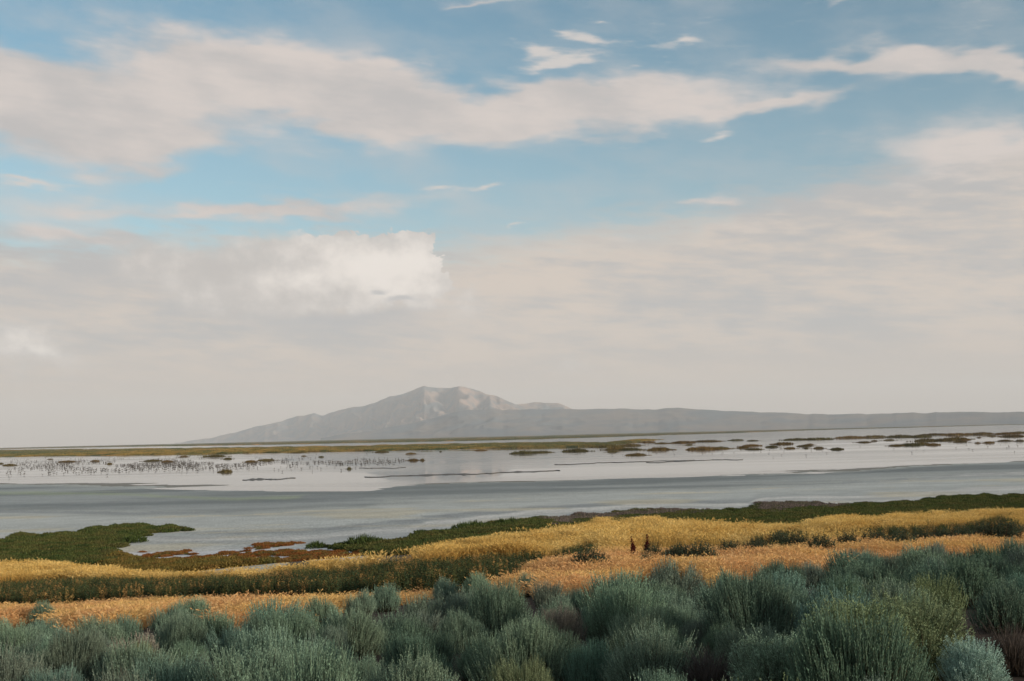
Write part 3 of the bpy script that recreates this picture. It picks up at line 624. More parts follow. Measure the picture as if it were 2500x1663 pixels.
def build_grass():
    # golden grass on the shore
    P, rng = candidates(140000, 33, 100, 1)
    wob = (fbm(P[:, 0] * .28, P[:, 1] * .28, 4, 51, .6) - .5)
    h = .35 * (1 + wob * 2.0) * np.where(rng.random(len(P)) < .05, 1.35, 1)
    bx, by = project(P); tx, ty = project(up(P, h * .8))
    wt = np.where(bx < 1478, WTOP(bx) + 22 + 12 * ((bx > 780) & (bx < 1120)), np.where(bx < 1545, 1352, W2TOP(bx) + 15))
    ok = (ty > YTOP(bx) + wob * 14 + np.abs(rng.normal(size=len(P))) * 3) & (by < wt)
    sparse = (bx > 295) & (bx < 760) & (by < 1402)
    ok &= ~(sparse & (rng.random(len(P)) > .22))
    stray = (by > wt) & (by < SAGE(bx) - 10) & (rng.random(len(P)) < .10 * sstep(fbm(P[:, 0] * .4, P[:, 1] * .4, 3, 68), .45, .65)) & ((bx > 1478) | (by > WBOT(bx)))
    ok |= stray
    P, h = P[ok], h[ok]; k = rng.random(len(P)) < .62 * sstep(fbm(P[:, 0] * .9, P[:, 1] * .9, 3, 63), .22, .42); P, h = P[k], h[k]
    s = np.stack([np.full(len(P), 1.15), np.full(len(P), 1.15), h / .42 * 1.05], 1) * rng.uniform(.8, 1.2, (len(P), 1))
    scatter('golden_grass', P, s, [tuft(60 + i, M['gold'], 44, .22, (.30, .52), .010, .22, .3, .08) for i in range(4)],
            'tall golden dry grass in a band along the shore', 'grass', 1)
    n1 = len(P)
    # copper cheatgrass behind the sagebrush
    P, rng = candidates(90000, 12, 62, 2)
    wob = (fbm(P[:, 0] * .5, P[:, 1] * .5, 4, 52) - .5); h = .34 * (1 + wob * 1.0)
    bx, by = project(P)
    tp = np.where(bx < 1478, WBOT(bx) - 2, np.where(bx < 1545, 1348, W2BOT(bx) + 6))
    h = h * (.45 + .55 * sstep(by - tp, 2, 34))
    ok = (by > tp + (fbm(P[:, 0] * .9, P[:, 1] * .9, 3, 65) - .5) * 14) & (by < SAGE(bx) + 36) & (rng.random(len(P)) < sstep(fbm(P[:, 0] * 1.2, P[:, 1] * 1.2, 3, 64), .2, .4))
    for a_, b_, w_ in placed: ok &= (P[:, 0] - a_) ** 2 + (P[:, 1] - b_) ** 2 > (.42 * w_) ** 2
    for a_, b_, w_ in placed:
        q_ = np.hypot(P[:, 0] - a_, P[:, 1] - b_); h = np.where((q_ < w_) & (P[:, 1] < b_), h * .6, h)
    P, h = P[ok], h[ok]
    s = np.stack([np.full(len(P), 1.0), np.full(len(P), 1.0), h / .34], 1) * rng.uniform(.75, 1.2, (len(P), 1))
    scatter('copper_grass', P, s, [tuft(70 + i, M['copper'], 44, .17, (.2, .42), .007, .35, .4, .06) for i in range(4)],
            'reddish copper dry grass between the sagebrush and the green weeds', 'grass', 2)
    n2 = len(P)
    # tall green weeds
    P, rng = candidates(46000, 22, 66, 3)
    h = rng.uniform(.34, .60, len(P)) * (.72 + .56 * fbm(P[:, 0] * .45, P[:, 1] * .45, 3, 58)); bx, by = project(P); tx, ty = project(up(P, h * .95))
    nz = fbm(P[:, 0] * .6, P[:, 1] * .6, 3, 53)
    jag = (fbm(P[:, 0] * 1.1, P[:, 1] * 1.1, 3, 59) - .45) * 22
    b1 = (bx < 1482) & (ty > WTOP(bx) + jag) & (by < WBOT(bx) + (nz - .5) * 26)
    edge = (by > WBOT(bx) - 16) & (bx < 760) & (nz > .56)
    b2 = (bx > 1545) & (bx < 2492) & (ty > W2TOP(bx) + 5) & (by < W2BOT(bx) + 4)
    ok = (b1 & ~edge) | b2 | ((bx > 1180) & (bx < 1470) & (ty > WTOP(bx)) & (by < WBOT(bx) + 6) & (nz > .45))
    lone = (rng.random(len(P)) < .010 * sstep(fbm(P[:, 0] * .3, P[:, 1] * .3, 3, 69), .4, .6)) & (by > YTOP(bx) + 25) & (by < SAGE(bx) - 15)
    ok &= rng.random(len(P)) < np.where(b2, .8, .9); ok |= lone
    P, h, lone = P[ok], h[ok], lone[ok]; h = np.where(lone, h * .7, h)
    s = np.stack([np.full(len(P), .62)] * 2 + [h * np.where(project(P)[0] > 1540, 1.3, 1.05)], 1)
    scatter('green_weeds', P, s, [weed_clump(80 + i) for i in range(5)], 'tall dark green leafy weeds in a belt behind the copper grass', 'weeds', 3, .04)
    n3 = len(P)
    # low plants on the salty shore
    P, rng = candidates(120000, 44, 135, 4); bx, by = project(P)
    wx, wy = bx + (fbm(P[:, 0] * .5, P[:, 1] * .5, 4, 54, .65) - .5) * 95, by + (fbm(P[:, 0] * .6, P[:, 1] * .6, 4, 55, .65) - .5) * 17
    wx = wx + rng.normal(size=len(P)) * 9; wy = wy + rng.normal(size=len(P)) * 1.6
    dens = fbm(P[:, 0] * .55, P[:, 1] * .55, 4, 56); rr = rng.random(len(P))
    holes = pip(wx, wy, NOTCH[0]) | pip(wx, wy, NOTCH[1])
    strip = (wx > 690) & (wy > GTOP(wx) + 1) & (by < YTOP(bx) + 8) & ~holes
    left = pip(wx, wy, GREEN_L) & (dens > .36)
    ol = pip(wx, wy, OLIVE)
    ru = pip(wx, wy, RUST[0]) | pip(wx, wy, RUST[1]) | pip(wx, wy, RUST[2]); rl = pip(wx, wy, RUSTY_LINE)
    gy = pip(wx, wy, GREY[0]) | pip(wx, wy, GREY[1])
    saltm = pip(bx, by, crop(0, 1250, S3, [(640, 290), (700, 225), (850, 260), (1300, 250), (1800, 210), (2100, 230), (2357, 265), (2400, 300), (1800, 330), (1000, 320)]))
    ru_ok = (ru & (dens > np.where(saltm, .50, .40))) | (rl & (dens > .54)) | (saltm & (dens > .60) & (wy > 1345))
    gy_ok = gy & ~ru_ok; ol_ok = ol & ~ru_ok & (dens > .3)
    gr_ok = (left | (strip & ~saltm)) & ~ru_ok & ~gy_ok & ~ol_ok
    out = []
    for nm, ok, mk, lb, ct in (('pickleweed', gr_ok, 'pickle', 'low dark green pickleweed spreading over the salty mud', 'ground cover'),
                               ('rusty_pickleweed', ru_ok, 'rust', 'low rust red pickleweed scattered on white salty mud', 'ground cover'),
                               ('olive_ground_cover', ol_ok, 'olive', 'low olive brown ground cover between mud and green weeds', 'ground cover'),
                               ('grey_dry_brush', gy_ok, 'greybrush', 'low grey brown dry brush along the edge of the mud', 'ground cover')):
        Q = P[ok]; k = rng.random(len(Q)) < (.75 if mk != 'rust' else .6); Q = Q[k]; out.append(len(Q))
        s = rng.uniform(.7, 1.5, (len(Q), 1)) * np.array([[1.15, 1.15, .9]]) * (.62 if mk == 'rust' else 1.0)
        scatter(nm, Q, s, [cushion(90 + i + ord(mk[0]), M[mk]) for i in range(4)], lb, ct, 5)
    print('scatter', n1, n2, n3, out)

# ---------------------------------------------------------------- sagebrush, one by one
ORD = ['first', 'second', 'third', 'fourth', 'fifth', 'sixth', 'seventh', 'eighth', 'ninth', 'tenth', 'eleventh', 'twelfth', 'thirteenth',
       'fourteenth', 'fifteenth', 'sixteenth', 'seventeenth', 'eighteenth', 'nineteenth', 'twentieth', 'twenty-first', 'twenty-second',
       'twenty-third', 'twenty-fourth', 'twenty-fifth', 'twenty-sixth', 'twenty-seventh', 'twenty-eighth', 'twenty-ninth', 'thirtieth'] + \
      ['thirty-' + w for w in ('first', 'second', 'third', 'fourth', 'fifth', 'sixth', 'seventh', 'eighth', 'ninth')] + ['fortieth'] + \
      ['forty-' + w for w in ('first', 'second', 'third', 'fourth', 'fifth', 'sixth', 'seventh', 'eighth', 'ninth')] + ['fiftieth']
TINT = {'g': (.185, .275, .198), 'b': (.160, .262, .205), 'o': (.20, .255, .135), 'p': (.37, .50, .45), 'd': (.24, .22, .18), 'x': (.115, .105, .100), 'k': (.118, .190, .133), 'v': (.170, .222, .172)}
TWORD = {'g': 'grey-green', 'b': 'blue-green', 'o': 'olive green', 'p': 'pale silvery blue', 'd': 'pale dry', 'x': 'dark dry', 'k': 'dark green', 'v': 'dull grey'}
# (crop origin x, x, top y, width, tint) in crop pixels; rows from back to front
BACK = [(0, 270, 575, 160, 'g'), (0, 60, 690, 260, 'g'), (0, 640, 692, 260, 'g'), (0, 1080, 600, 220, 'g'), (0, 1245, 555, 230, 'g'), (0, 1740, 572, 340, 'b'), (0, 2070, 558, 220, 'g'),
        (800, 200, 510, 140, 'g'), (800, 370, 475, 210, 'g'), (800, 600, 540, 270, 'v'), (800, 760, 432, 150, 'g'), (800, 960, 400, 220, 'g'), (800, 1100, 480, 180, 'v'),
        (800, 1300, 402, 150, 'g'), (800, 1395, 450, 130, 'v'), (800, 1600, 505, 240, 'g'), (800, 1870, 405, 330, 'b'), (1600, 130, 335, 350, 'v'), (1600, 490, 395, 260, 'b'),
        (1600, 740, 322, 190, 'k'), (1600, 870, 345, 170, 'k'), (1600, 1010, 332, 190, 'v'), (1600, 1250, 248, 170, 'v'), (1600, 1370, 262, 210, 'b'), (1600, 1530, 285, 210, 'v'),
        (1600, 1650, 245, 170, 'k'), (1600, 1755, 212, 190, 'v'), (1600, 1930, 262, 170, 'v'), (1600, 2120, 232, 210, 'k'), (1600, 2310, 182, 230, 'k')]
SECOND = [(0, 200, 745, 220, 'g'), (0, 400, 752, 180, 'b'), (0, 800, 685, 210, 'g'), (0, 1380, 655, 330, 'g'), (0, 1120, 680, 300, 'v'), (0, 1850, 690, 400, 'g'), (0, 2220, 645, 340, 'g'),
          (800, 930, 535, 260, 'b'), (800, 1140, 565, 210, 'v'), (800, 1440, 562, 260, 'g'), (800, 1900, 492, 520, 'g'), (800, 2220, 540, 320, 'g'),
          (1600, 420, 450, 320, 'g'), (1600, 800, 392, 320, 'b'), (1600, 1150, 392, 260, 'k'), (1600, 1430, 342, 320, 'k'), (1600, 1790, 305, 320, 'k'), (1600, 2030, 295, 380, 'k'), (1600, 2320, 335, 230, 'k')]
MIDDLE = [(0, 600, 780, 280, 'v'), (0, 380, 812, 280, 'g'), (0, 110, 905, 300, 'b'), (0, 880, 792, 300, 'd'), (0, 1500, 770, 320, 'b'), (0, 2110, 765, 260, 'v'),
          (800, 160, 640, 360, 'g'), (800, 430, 652, 280, 'g'), (800, 590, 645, 260, 'v'), (800, 860, 645, 320, 'g'), (800, 1210, 720, 360, 'g'), (800, 1480, 645, 340, 'd'), (800, 1760, 620, 300, 'b'),
          (1600, 80, 545, 300, 'g'), (1600, 620, 455, 330, 'g'), (1600, 900, 505, 260, 'k'), (1600, 1140, 492, 350, 'k'), (1600, 1490, 432, 350, 'k'), (1600, 1750, 422, 360, 'o'), (1600, 2230, 445, 380, 'k'), (1600, 560, 565, 420, 'v'), (1600, 930, 585, 240, 'b')]
FRONT = [(0, 860, 885, 280, 'o'), (0, 1210, 872, 260, 'g'), (0, 1270, 938, 360, 'd'), (0, 820, 1050, 240, 'd'), (0, 370, 1040, 380, 'b'), (0, 1700, 905, 300, 'o'), (0, 2090, 850, 320, 'b'), (0, 2310, 960, 260, 'g'),
         (800, 500, 950, 600, 'g'), (800, 1010, 795, 340, 'g'), (800, 1240, 985, 340, 'o'), (800, 1680, 850, 280, 'b'), (800, 2080, 742, 620, 'g'), (800, 2150, 1050, 280, 'b'),
         (1600, 850, 662, 320, 'o'), (1600, 380, 770, 360, 'k'), (1600, 90, 765, 340, 'g'), (1600, 330, 890, 240, 'x'), (1600, 760, 860, 560, 'g'), (1600, 1250, 660, 700, 'o'), (1600, 1650, 632, 640, 'o'),
         (1600, 2030, 888, 380, 'p'), (1600, 2270, 740, 360, 'x'), (1600, 1960, 730, 170, 'x')]
placed = []
def add_sage(px, ty, wpx, tint, label, group, kind=None, hk=.80, seed=0):
    rng = random.Random(seed * 7 + 13)
    az = azel(px, ty)[0]
    lo, hi = 3.4, 70.0
    for _ in range(40):
        d = (lo + hi) / 2; x, y = d * math.sin(az), d * math.cos(az)
        W = min(max(wpx * d / F_PX * 1.32, .6), 2.6); H = min(max(W * hk * 1.06, .45), 1.3)
        yy = project(np.array([[x, y, float(zf(x, y)) + H * .86]]))[1][0]
        if yy > ty: lo = d
        else: hi = d
    return sage_object(x, y, W, H, tint, label, group, kind or ('near' if d < 13 else 'far'), rng)
def sage_object(x, y, W, H, tint, label, group, kind, rng):
    z = float(zf(x, y)); root = bpy.data.objects.new('sagebrush', None); col.objects.link(root)
    root.empty_display_size = .1; root.location = (x, y, z)
    root.rotation_euler = (rng.uniform(-.04, .04), rng.uniform(-.04, .04), rng.uniform(0, 6.283))
    root.scale = (W / 1.24, W / 1.24 * rng.uniform(.9, 1.1), H)
    f, g = PROTO[kind][rng.randrange(len(PROTO[kind]))]
    c = TINT[tint]; j = rng.uniform(.88, 1.12); c = (c[0] * j * rng.uniform(.94, 1.06), c[1] * j, c[2] * j * rng.uniform(.94, 1.06), 1)
    fo = link('foliage', f, root); fo.color = c; go = link('stems', g, root)
    tag(root, label, 'bush', group); placed.append((x, y, W)); return root
SPECIAL = {(1600, 2030, 888): 'pale silvery blue bush with knobbly tips at the bottom right corner',
           (1600, 2270, 740): 'dark purplish dry bush at the right edge above the silvery bush',
           (1600, 1960, 730): 'small bare twiggy bush in the dark gap right of the big olive bush',
           (1600, 1650, 632): 'big olive green bush with orange stems, the largest in the right foreground',
           (1600, 1250, 660): 'big olive grey bush with budded tips left of the largest olive bush',
           (1600, 760, 860): 'wide grey-green bush with feathery shoots low in the right foreground',
           (0, 1270, 938): 'pale grey dry bush with straw tips at the bottom left of centre',
           (0, 820, 1050): 'dried straw-grey bush cut by the bottom edge left of the pale dry bush',
           (800, 2080, 742): 'big spiky grey-green sagebrush in the front row right of centre',
           (800, 500, 950): 'big grey-green sagebrush cut by the bottom edge left of centre',
           (1600, 330, 890): 'dry purplish twiggy bush in the gap beside the big spiky sagebrush',
           (1600, 130, 335): 'rounded dull grey sagebrush standing up into the copper grass right of centre',
           (800, 1300, 402): 'narrow tall sagebrush spike standing out against the copper grass near the centre',
           (0, 270, 575): 'small round sagebrush alone against the copper grass at the far left',
           (800, 1480, 645): 'sagebrush with a dry dark twiggy middle in the centre',
           (1600, 2310, 182): 'dark green sagebrush at the right edge in the back row'}
KIND = {(1600, 2030, 888): 'tufted', (1600, 1250, 660): 'tufted', (1600, 1650, 632): 'tufted', (1600, 760, 860): 'tufted', (0, 1270, 938): 'dry', (0, 820, 1050): 'dry', (1600, 330, 890): 'dry', (1600, 2270, 740): 'dry', (1600, 1960, 730): 'dry', (800, 2080, 742): 'spiky', (800, 1210, 720): 'spiky', (800, 1010, 795): 'spiky', (800, 160, 640): 'spiky', (0, 2090, 850): 'spiky', (1600, 90, 765): 'spiky'}
ns = 0
for rowname, row in (('back row against the copper grass', BACK), ('second row of sagebrush', SECOND), ('middle rows of sagebrush', MIDDLE), ('front row', FRONT)):
    row = sorted(row, key=lambda b: b[0] + b[1] / S3)
    for i, (ox, x, y, w, t) in enumerate(row):
        ns += 1
        lb = SPECIAL.get((ox, x, y)) or '%s sagebrush, %s from the left in the %s' % (TWORD[t], ORD[i], rowname)
        add_sage(ox + x / S3, 1250 + y / S3, w / S3, t, lb, 'sagebrush on the slope', KIND.get((ox, x, y)), .62 if w < 450 else .58, ns)
def fill_sage():
    rng = random.Random(5); P, nr = candidates(5000, 4.6, 48, 77, 27.5); todo = []
    bx, by = project(P); tx, ty = project(up(P, np.full(len(P), .55)))
    for k in range(len(P)):
        if ty[k] < SAGE(bx[k]) + 14 or len(todo) > 90: continue
        x, y = P[k, 0], P[k, 1]
        W = rng.uniform(.7, 1.25)
        if any((x - a) ** 2 + (y - b) ** 2 < (.345 * (w + W)) ** 2 for a, b, w in placed): continue
        if bx[k] > 2230 and by[k] > 1480: continue
        placed.append((x, y, W)); todo.append((float(bx[k]), x, y, W))
    for near in (True, False):
        part = sorted(q for q in todo if (math.hypot(q[1], q[2]) < 14) == near)
        for i, (px, x, y, W) in enumerate(part):
            t = rng.choice('ggbvkg' if px < 1700 else 'kkbvgo')
            sage_object(x, y, W, W * rng.uniform(.55, .7), t, 'small %s sagebrush in a gap %s, %s such bush from the left' % (TWORD[t], 'near the camera' if near else 'farther off', ORD[min(i, len(ORD) - 1)]),
                        'small sagebrush in the gaps', 'near' if near else 'far', rng)
    print('filler sage', len(todo))
fill_sage()
build_grass()

# ---------------------------------------------------------------- leafy bushes in the weed belt
BUSH = [bush_mesh(s) for s in (101, 102, 103)]
lst = [(1600, x, y, w) for x, y, w in [(130, 188, 150), (290, 168, 180), (470, 152, 150), (650, 142, 150), (790, 108, 110), (900, 114, 140), (1050, 116, 170), (1230, 107, 150), (1400, 90, 150),
       (1560, 86, 170), (1700, 86, 150), (1830, 76, 140), (1960, 62, 140), (2080, 50, 130), (2205, 16, 190), (2280, 44, 110)]] + [(800, 1670, 192, 220), (800, 2085, 182, 120), (800, 2255, 178, 170), (800, 2030, 232, 100)]
lst.sort(key=lambda b: b[0] + b[1] / S3)
for i, (ox, x, y, w) in enumerate(lst):
    rng = random.Random(300 + i); px, ty = ox + x / S3, 1250 + y / S3; az = azel(px, ty)[0]; lo, hi = 20., 90.
    for _ in range(40):
        d = (lo + hi) / 2; X, Y = d * math.sin(az), d * math.cos(az); W = w / S3 * d / F_PX * 1.1; H = min(max(W * .95, .62), 1.05)
        if project(np.array([[X, Y, float(zf(X, Y)) + H]]))[1][0] > ty: lo = d
        else: hi = d
    o = link('leafy_bush', None); o.location = (X, Y, float(zf(X, Y))); o.rotation_euler = (0, 0, rng.uniform(0, 6.28)); o.scale = (W, W, H); o.empty_display_size = .1
    f = link('foliage', BUSH[i % 3], o); j = rng.uniform(.85, 1.2); f.color = (.058 * j, .078 * j, .050 * j, 1)
    tag(o, 'dark green leafy bush, %s from the left of those standing in golden and copper grass' % ORD[i], 'bush', 'leafy bushes in the grass belt')
    s = MB(); rg = np.random.default_rng(i); n = 24; b = np.concatenate([rg.normal(size=(n, 2)) * .05, np.full((n, 1), -.03)], 1); e = np.concatenate([rg.normal(size=(n, 2)) * .25, rg.uniform(.5, .8, (n, 1))], 1)
    V, Q = tubes(b, e, .012, .004, rg.normal(size=(n, 3)) * .03, rg); s.add(V, Q, v=.5); link('stems', s.mesh('stems', M['sage_stem']), o)

# two dark red dock plants in the golden grass
for i, (px, ty, tl, lb) in enumerate([(1554, 1311, -.18, 'dark red dock seed stalk leaning left in golden grass, left of a pair'), (1578, 1307, .02, 'upright dark red dock seed stalk, right of a pair, beside a leafy bush')]):
    rng = np.random.default_rng(500 + i); az = azel(px, ty)[0]; lo, hi = 20., 90.
    for _ in range(40):
        d = (lo + hi) / 2; X, Y = d * math.sin(az), d * math.cos(az)
        if project(np.array([[X, Y, float(zf(X, Y)) + .74]]))[1][0] > ty: lo = d
        else: hi = d
    o = link('dock_plant', None); o.location = (X, Y, float(zf(X, Y))); o.rotation_euler = (0, tl, 0); o.empty_display_size = .1; o.scale = (.85, .85, .79)
    s = MB(); V, Q = tubes(np.array([[0, 0, -.03]]), np.array([[0, 0, .9]]), .014, .006, np.zeros((1, 3)), rng, 4); s.add(V, Q, v=.5); link('stalk', s.mesh('stalk', M['dock']), o)
    h = MB(); n = 420; t = rng.random(n); br = rng.integers(0, 5, n); a0 = br * 1.3; off = np.where(br == 0, 0, .05 * (1 - t))
    rad = (.045 * (1 - t) + .014) * (1 + .5 * np.sin(t * 23 + br)); a = rng.random(n) * 6.283
    P = np.stack([off * np.cos(a0) + rad * np.cos(a), off * np.sin(a0) + rad * np.sin(a), np.where(br == 0, .46 + .5 * t, .44 + .3 * t)], 1)
    V, Q = leaves(P, unit(rng.normal(size=(n, 3)) + [0, 0, .6]), .045, .035, rng); h.add(V, Q, v=np.repeat(rng.random(n), 4)); link('seed_head', h.mesh('seed_head', M['dock']), o)
    l = MB(); b = np.zeros((7, 3)); stalks(l, b + rng.normal(size=(7, 3)) * [.05, .05, 0], rng.uniform(.15, .4, 7), 5, rng, .2, .05, .5); lo_ = link('leaves', l.mesh('leaves', M['weedbush']), o); lo_.color = (.075, .085, .045, 1)
    tag(o, lb, 'plant', 'dock plants in the golden grass')

# ---------------------------------------------------------------- grass islands in the shallow water
def island_mesh(seed):
    """one metre across, one high: a mud hump under a thick mop of marsh grass"""
    rng = np.random.default_rng(seed); mb = MB(); n = 620
    r = np.sqrt(rng.random(n)) * .5; a = rng.random(n) * 6.283
    far = rng.random(n) < .14; ca = rng.random(4) * 6.283; a = np.where(far, rng.choice(ca, n) + rng.normal(size=n) * .12, a); r = np.where(far, rng.uniform(.5, .82, n), r)
    kx = 1 + .2 * np.sin(a * 2 + seed) + .12 * np.sin(a * 5 + seed * 2)
    b = np.stack([r * np.cos(a) * kx, r * np.sin(a) * kx, np.zeros(n)], 1)
    H = np.where(far, .35, 1.0 - .55 * np.minimum(r * 2, 1) ** 3) * rng.uniform(.4, 1.0, n) * (.72 + .45 * fbm(b[:, 0] * 7 + seed, b[:, 1] * 7, 3, seed))
    blades(mb, b, H, rng, .022, .01, .012)
    k = 20; aa = np.arange(k) * 6.283 / k; kk = 1 + .2 * np.sin(aa * 2 + seed) + .12 * np.sin(aa * 5 + seed * 2)
    V = np.vstack([np.stack([.53 * np.cos(aa) * kk, .53 * np.sin(aa) * kk, np.full(k, -.15)], 1), np.stack([.45 * np.cos(aa) * kk, .45 * np.sin(aa) * kk, np.full(k, .1)], 1), [[0, 0, .16]]])
    mb.add(V, np.array([[i, (i + 1) % k, k + (i + 1) % k, k + i] for i in range(k)]), v=0.); off = mb.n - len(V)
    mb.F[3].append(np.array([[k + i, k + (i + 1) % k, 2 * k] for i in range(k)]) + off)
    return mb.mesh('grass_island', M['marsh'])
ISL = [island_mesh(s) for s in range(6)]
isl = [(0, 1020, x, y, w) for x, y, w in [(60, 306, 66), (430, 284, 94), (6, 296, 26), (320, 268, 22), (610, 280, 50), (975, 278, 104), (1068, 284, 58), (1175, 252, 46), (1370, 251, 130), (1455, 265, 60), (1605, 284, 74), (1697, 274, 88), (1445, 349, 82), (1905, 226, 70), (1942, 247, 26), (2055, 253, 32), (700, 298, 36), (2232, 330, 30)]]
isl += [(800, 1020, x, y, w) for x, y, w in [(345, 222, 84), (530, 234, 60), (548, 275, 54), (605, 274, 26), (978, 211, 74), (855, 200, 70), (1250, 231, 150), (1360, 225, 120), (1585, 217, 160), (1820, 222, 74), (1850, 206, 150), (1940, 206, 120), (1972, 242, 126), (2115, 209, 160), (2335, 203, 60), (2135, 167, 80), (2280, 163, 150), (2050, 160, 100), (1800, 188, 200), (1930, 180, 120), (722, 219, 16)]]
isl += [(1600, 1000, x, y, w) for x, y, w in [(40, 259, 110), (300, 258, 180), (410, 252, 120), (560, 247, 90), (615, 236, 120), (630, 257, 84), (745, 242, 74), (820, 222, 130), (950, 237, 80), (985, 228, 50), (1045, 250, 70), (1160, 256, 76), (860, 251, 80), (965, 250, 24), (1335, 211, 68), (1400, 203, 34), (1495, 198, 74), (1540, 233, 90), (1640, 229, 120), (1700, 222, 90), (1775, 228, 80), (1730, 203, 150), (1850, 198, 110), (1920, 192, 130), (1950, 211, 90), (1980, 195, 60), (2135, 215, 64), (2235, 204, 84), (2330, 204, 50), (2150, 172, 60), (2290, 174, 120), (155, 216, 100), (330, 206, 150), (520, 198, 90), (620, 201, 60), (215, 229, 56), (30, 219, 60), (900, 195, 150), (1040, 193, 200), (1240, 183, 160), (1400, 179, 150), (1560, 177, 140), (1700, 178, 130), (1780, 163, 160), (1930, 164, 160), (2080, 160, 150), (2240, 158, 120), (2320, 152, 90), (2070, 181, 20), (2060, 217, 30)]]
isl.sort(key=lambda b: b[0] + b[2] / S3)
for i, (ox, oy, x, y, w) in enumerate(isl):
    rng = random.Random(900 + i); g = ground_at(ox + x / S3, oy + y / S3); d = math.hypot(g[0], g[1]); W = w / S3 * d / F_PX
    o = link('grass_island', ISL[i % 6]); H = min(max(.17 * W, .85), 1.7) * rng.uniform(.85, 1.15)
    if w < 40: H *= .75
    Dp = min(max(W * .55, 1.5), 7.0)
    az = math.atan2(g[0], g[1]); o.location = (g[0] + math.sin(az) * Dp * .45, g[1] + math.cos(az) * Dp * .45, 0.0)
    o.rotation_euler = (0, 0, -az + rng.uniform(-.15, .15)); o.scale = (W, Dp, H)
    t = rng.random(); j = rng.uniform(.8, 1.2); c = (.150 - .065 * t, .095 - .015 * t, .034); o.color = tuple(v * j for v in c) + (1,)
    px = ox + x / S3
    seg = 'left' if px < 834 else ('middle' if px < 1667 else 'right')
    base = [k for k, b in enumerate(isl) if ('left' if b[0] + b[2] / S3 < 834 else ('middle' if b[0] + b[2] / S3 < 1667 else 'right')) == seg][0]
    size = 'long low' if w >= 110 else ('small' if w < 45 else 'rounded')
    tag(o, '%s olive grass island, %s from the left in the %s third of the water' % (size, ORD[i - base] if i - base < len(ORD) else 'last', seg), 'grass island', 'grass islands in the shallow water')

# far marsh: two belts of grass at the edge of the flats
def belt(name, top, bot, n, seed, label, tint_stops, hgt):
    rng = np.random.default_rng(seed); rows = []
    px = rng.uniform(-120, 2620, n); f = rng.random(n); py = top(px) + (bot(px) - top(px)) * f ** .8
    ok = bot(px) - top(px) > .4
    px, py = px[ok], py[ok]
    v = FW[None] + ((px - IW / 2) / F_PX)[:, None] * RT - ((py - IH / 2) / F_PX)[:, None] * UP
    tt = np.where(v[:, 2] < -1e-5, -EYE[2] / np.minimum(v[:, 2], -1e-5), 1e9)
    P = EYE + v * tt[:, None]; r = np.hypot(P[:, 0], P[:, 1]); k = (r < 9000) & (r > 300); P, r = P[k], r[k]; P[:, 2] = 0
    m = leaf_material(name, None, .7, 1.3, None, .15, tint_stops, (.0025, (.075, .095, .05), .85))
    ms = []
    for s in range(3):
        me = ISL[s].copy(); me.materials.clear(); me.materials.append(m); me.name = 'marsh_patch'; ms.append(me)
    s = np.stack([r * .011, r * .02, np.full(len(r), hgt)], 1) * rng.uniform(.6, 1.3, (len(r), 1))
    s[:, 2] = hgt * rng.uniform(.7, 1.2, len(r))
    scatter(name, P, s, ms, label, 'grass', seed, 0.0)
HZ = lambda x: 1092 - .0236 * x
ft = curve(crop(0, 1020, S3, [(-400, 208), (0, 206), (900, 198), (1800, 188), (2357, 182)]) + crop(800, 1020, S3, [(300, 178), (900, 168), (1500, 160), (1700, 163), (1760, 172)]) + [(1600, 1070)])
fb = curve(crop(0, 1020, S3, [(-400, 252), (0, 249), (600, 243), (1200, 235), (1800, 222), (2357, 214)]) + crop(800, 1020, S3, [(300, 211), (900, 201), (1500, 190), (1700, 184), (1760, 176)]) + [(1600, 1070)])
bt = lambda x: HZ(x) + 1.9
bb = curve([(-120, 1099), (300, 1091), (600, 1087), (900, 1081), (1300, 1073), (1700, 1060.0), (2000, 1050.0), (2300, 1042.2), (2600, 1034)])
st = [(0, (.06, .085, .04)), (.3, (.11, .11, .045)), (.5, (.22, .16, .05)), (.8, (.27, .19, .06)), (1, (.33, .20, .085))]
belt('marsh_grass', ft, fb, 5200, 31, 'long belt of golden olive marsh grass across the water', st, 1.15)
belt('far_marsh_grass', bt, bb, 4200, 32, 'thin belt of green and tan marsh grass along the horizon', [(0, (.06, .085, .045)), (.5, (.085, .105, .05)), (.75, (.24, .17, .07)), (1, (.34, .21, .10))], 1.1)

# ---------------------------------------------------------------- wading birds
def bird_mesh():
    mb = MB(); rng = np.random.default_rng(0)
    def ell(c, r, n=7, k=4):
        th = np.linspace(0, math.pi, k + 1); ph = np.arange(n) * 6.283 / n
        V = np.array([[c[0] + r[0] * math.cos(t), c[1] + r[1] * math.sin(t) * math.cos(p), c[2] + r[2] * math.sin(t) * math.sin(p)] for t in th for p in ph])
        Q = np.array([[i * n + j, i * n + (j + 1) % n, (i + 1) * n + (j + 1) % n, (i + 1) * n + j] for i in range(k) for j in range(n)])
        mb.add(V, Q, v=.5)
    ell((0, 0, .26), (.19, .085, .085)); ell((.2, 0, .46), (.05, .035, .035), 6, 3)
    for a, b, r1, r2 in (((.13, 0, .29), (.19, 0, .46), .035, .022), ((.0, .03, .2), (.01, .03, -.04), .012, .01), ((0, -.03, .2), (.01, -.03, -.04), .012, .01), ((.23, 0, .46), (.34, 0, .44), .012, .003), ((-.15, 0, .27), (-.3, 0, .24), .05, .012)):
        V, Q = tubes(np.array([a]), np.array([b]), r1, r2, np.zeros((1, 3)), rng, 1); mb.add(V, Q, v=.5)
    return mb.mesh('wading_bird', M['bird'])
BM = bird_mesh(); rng = random.Random(77)
spots = []
for k in range(46): spots.append((1, rng.uniform(1480, 1990), None))
for k in range(24): spots.append((2, rng.uniform(1990, 2490), None))
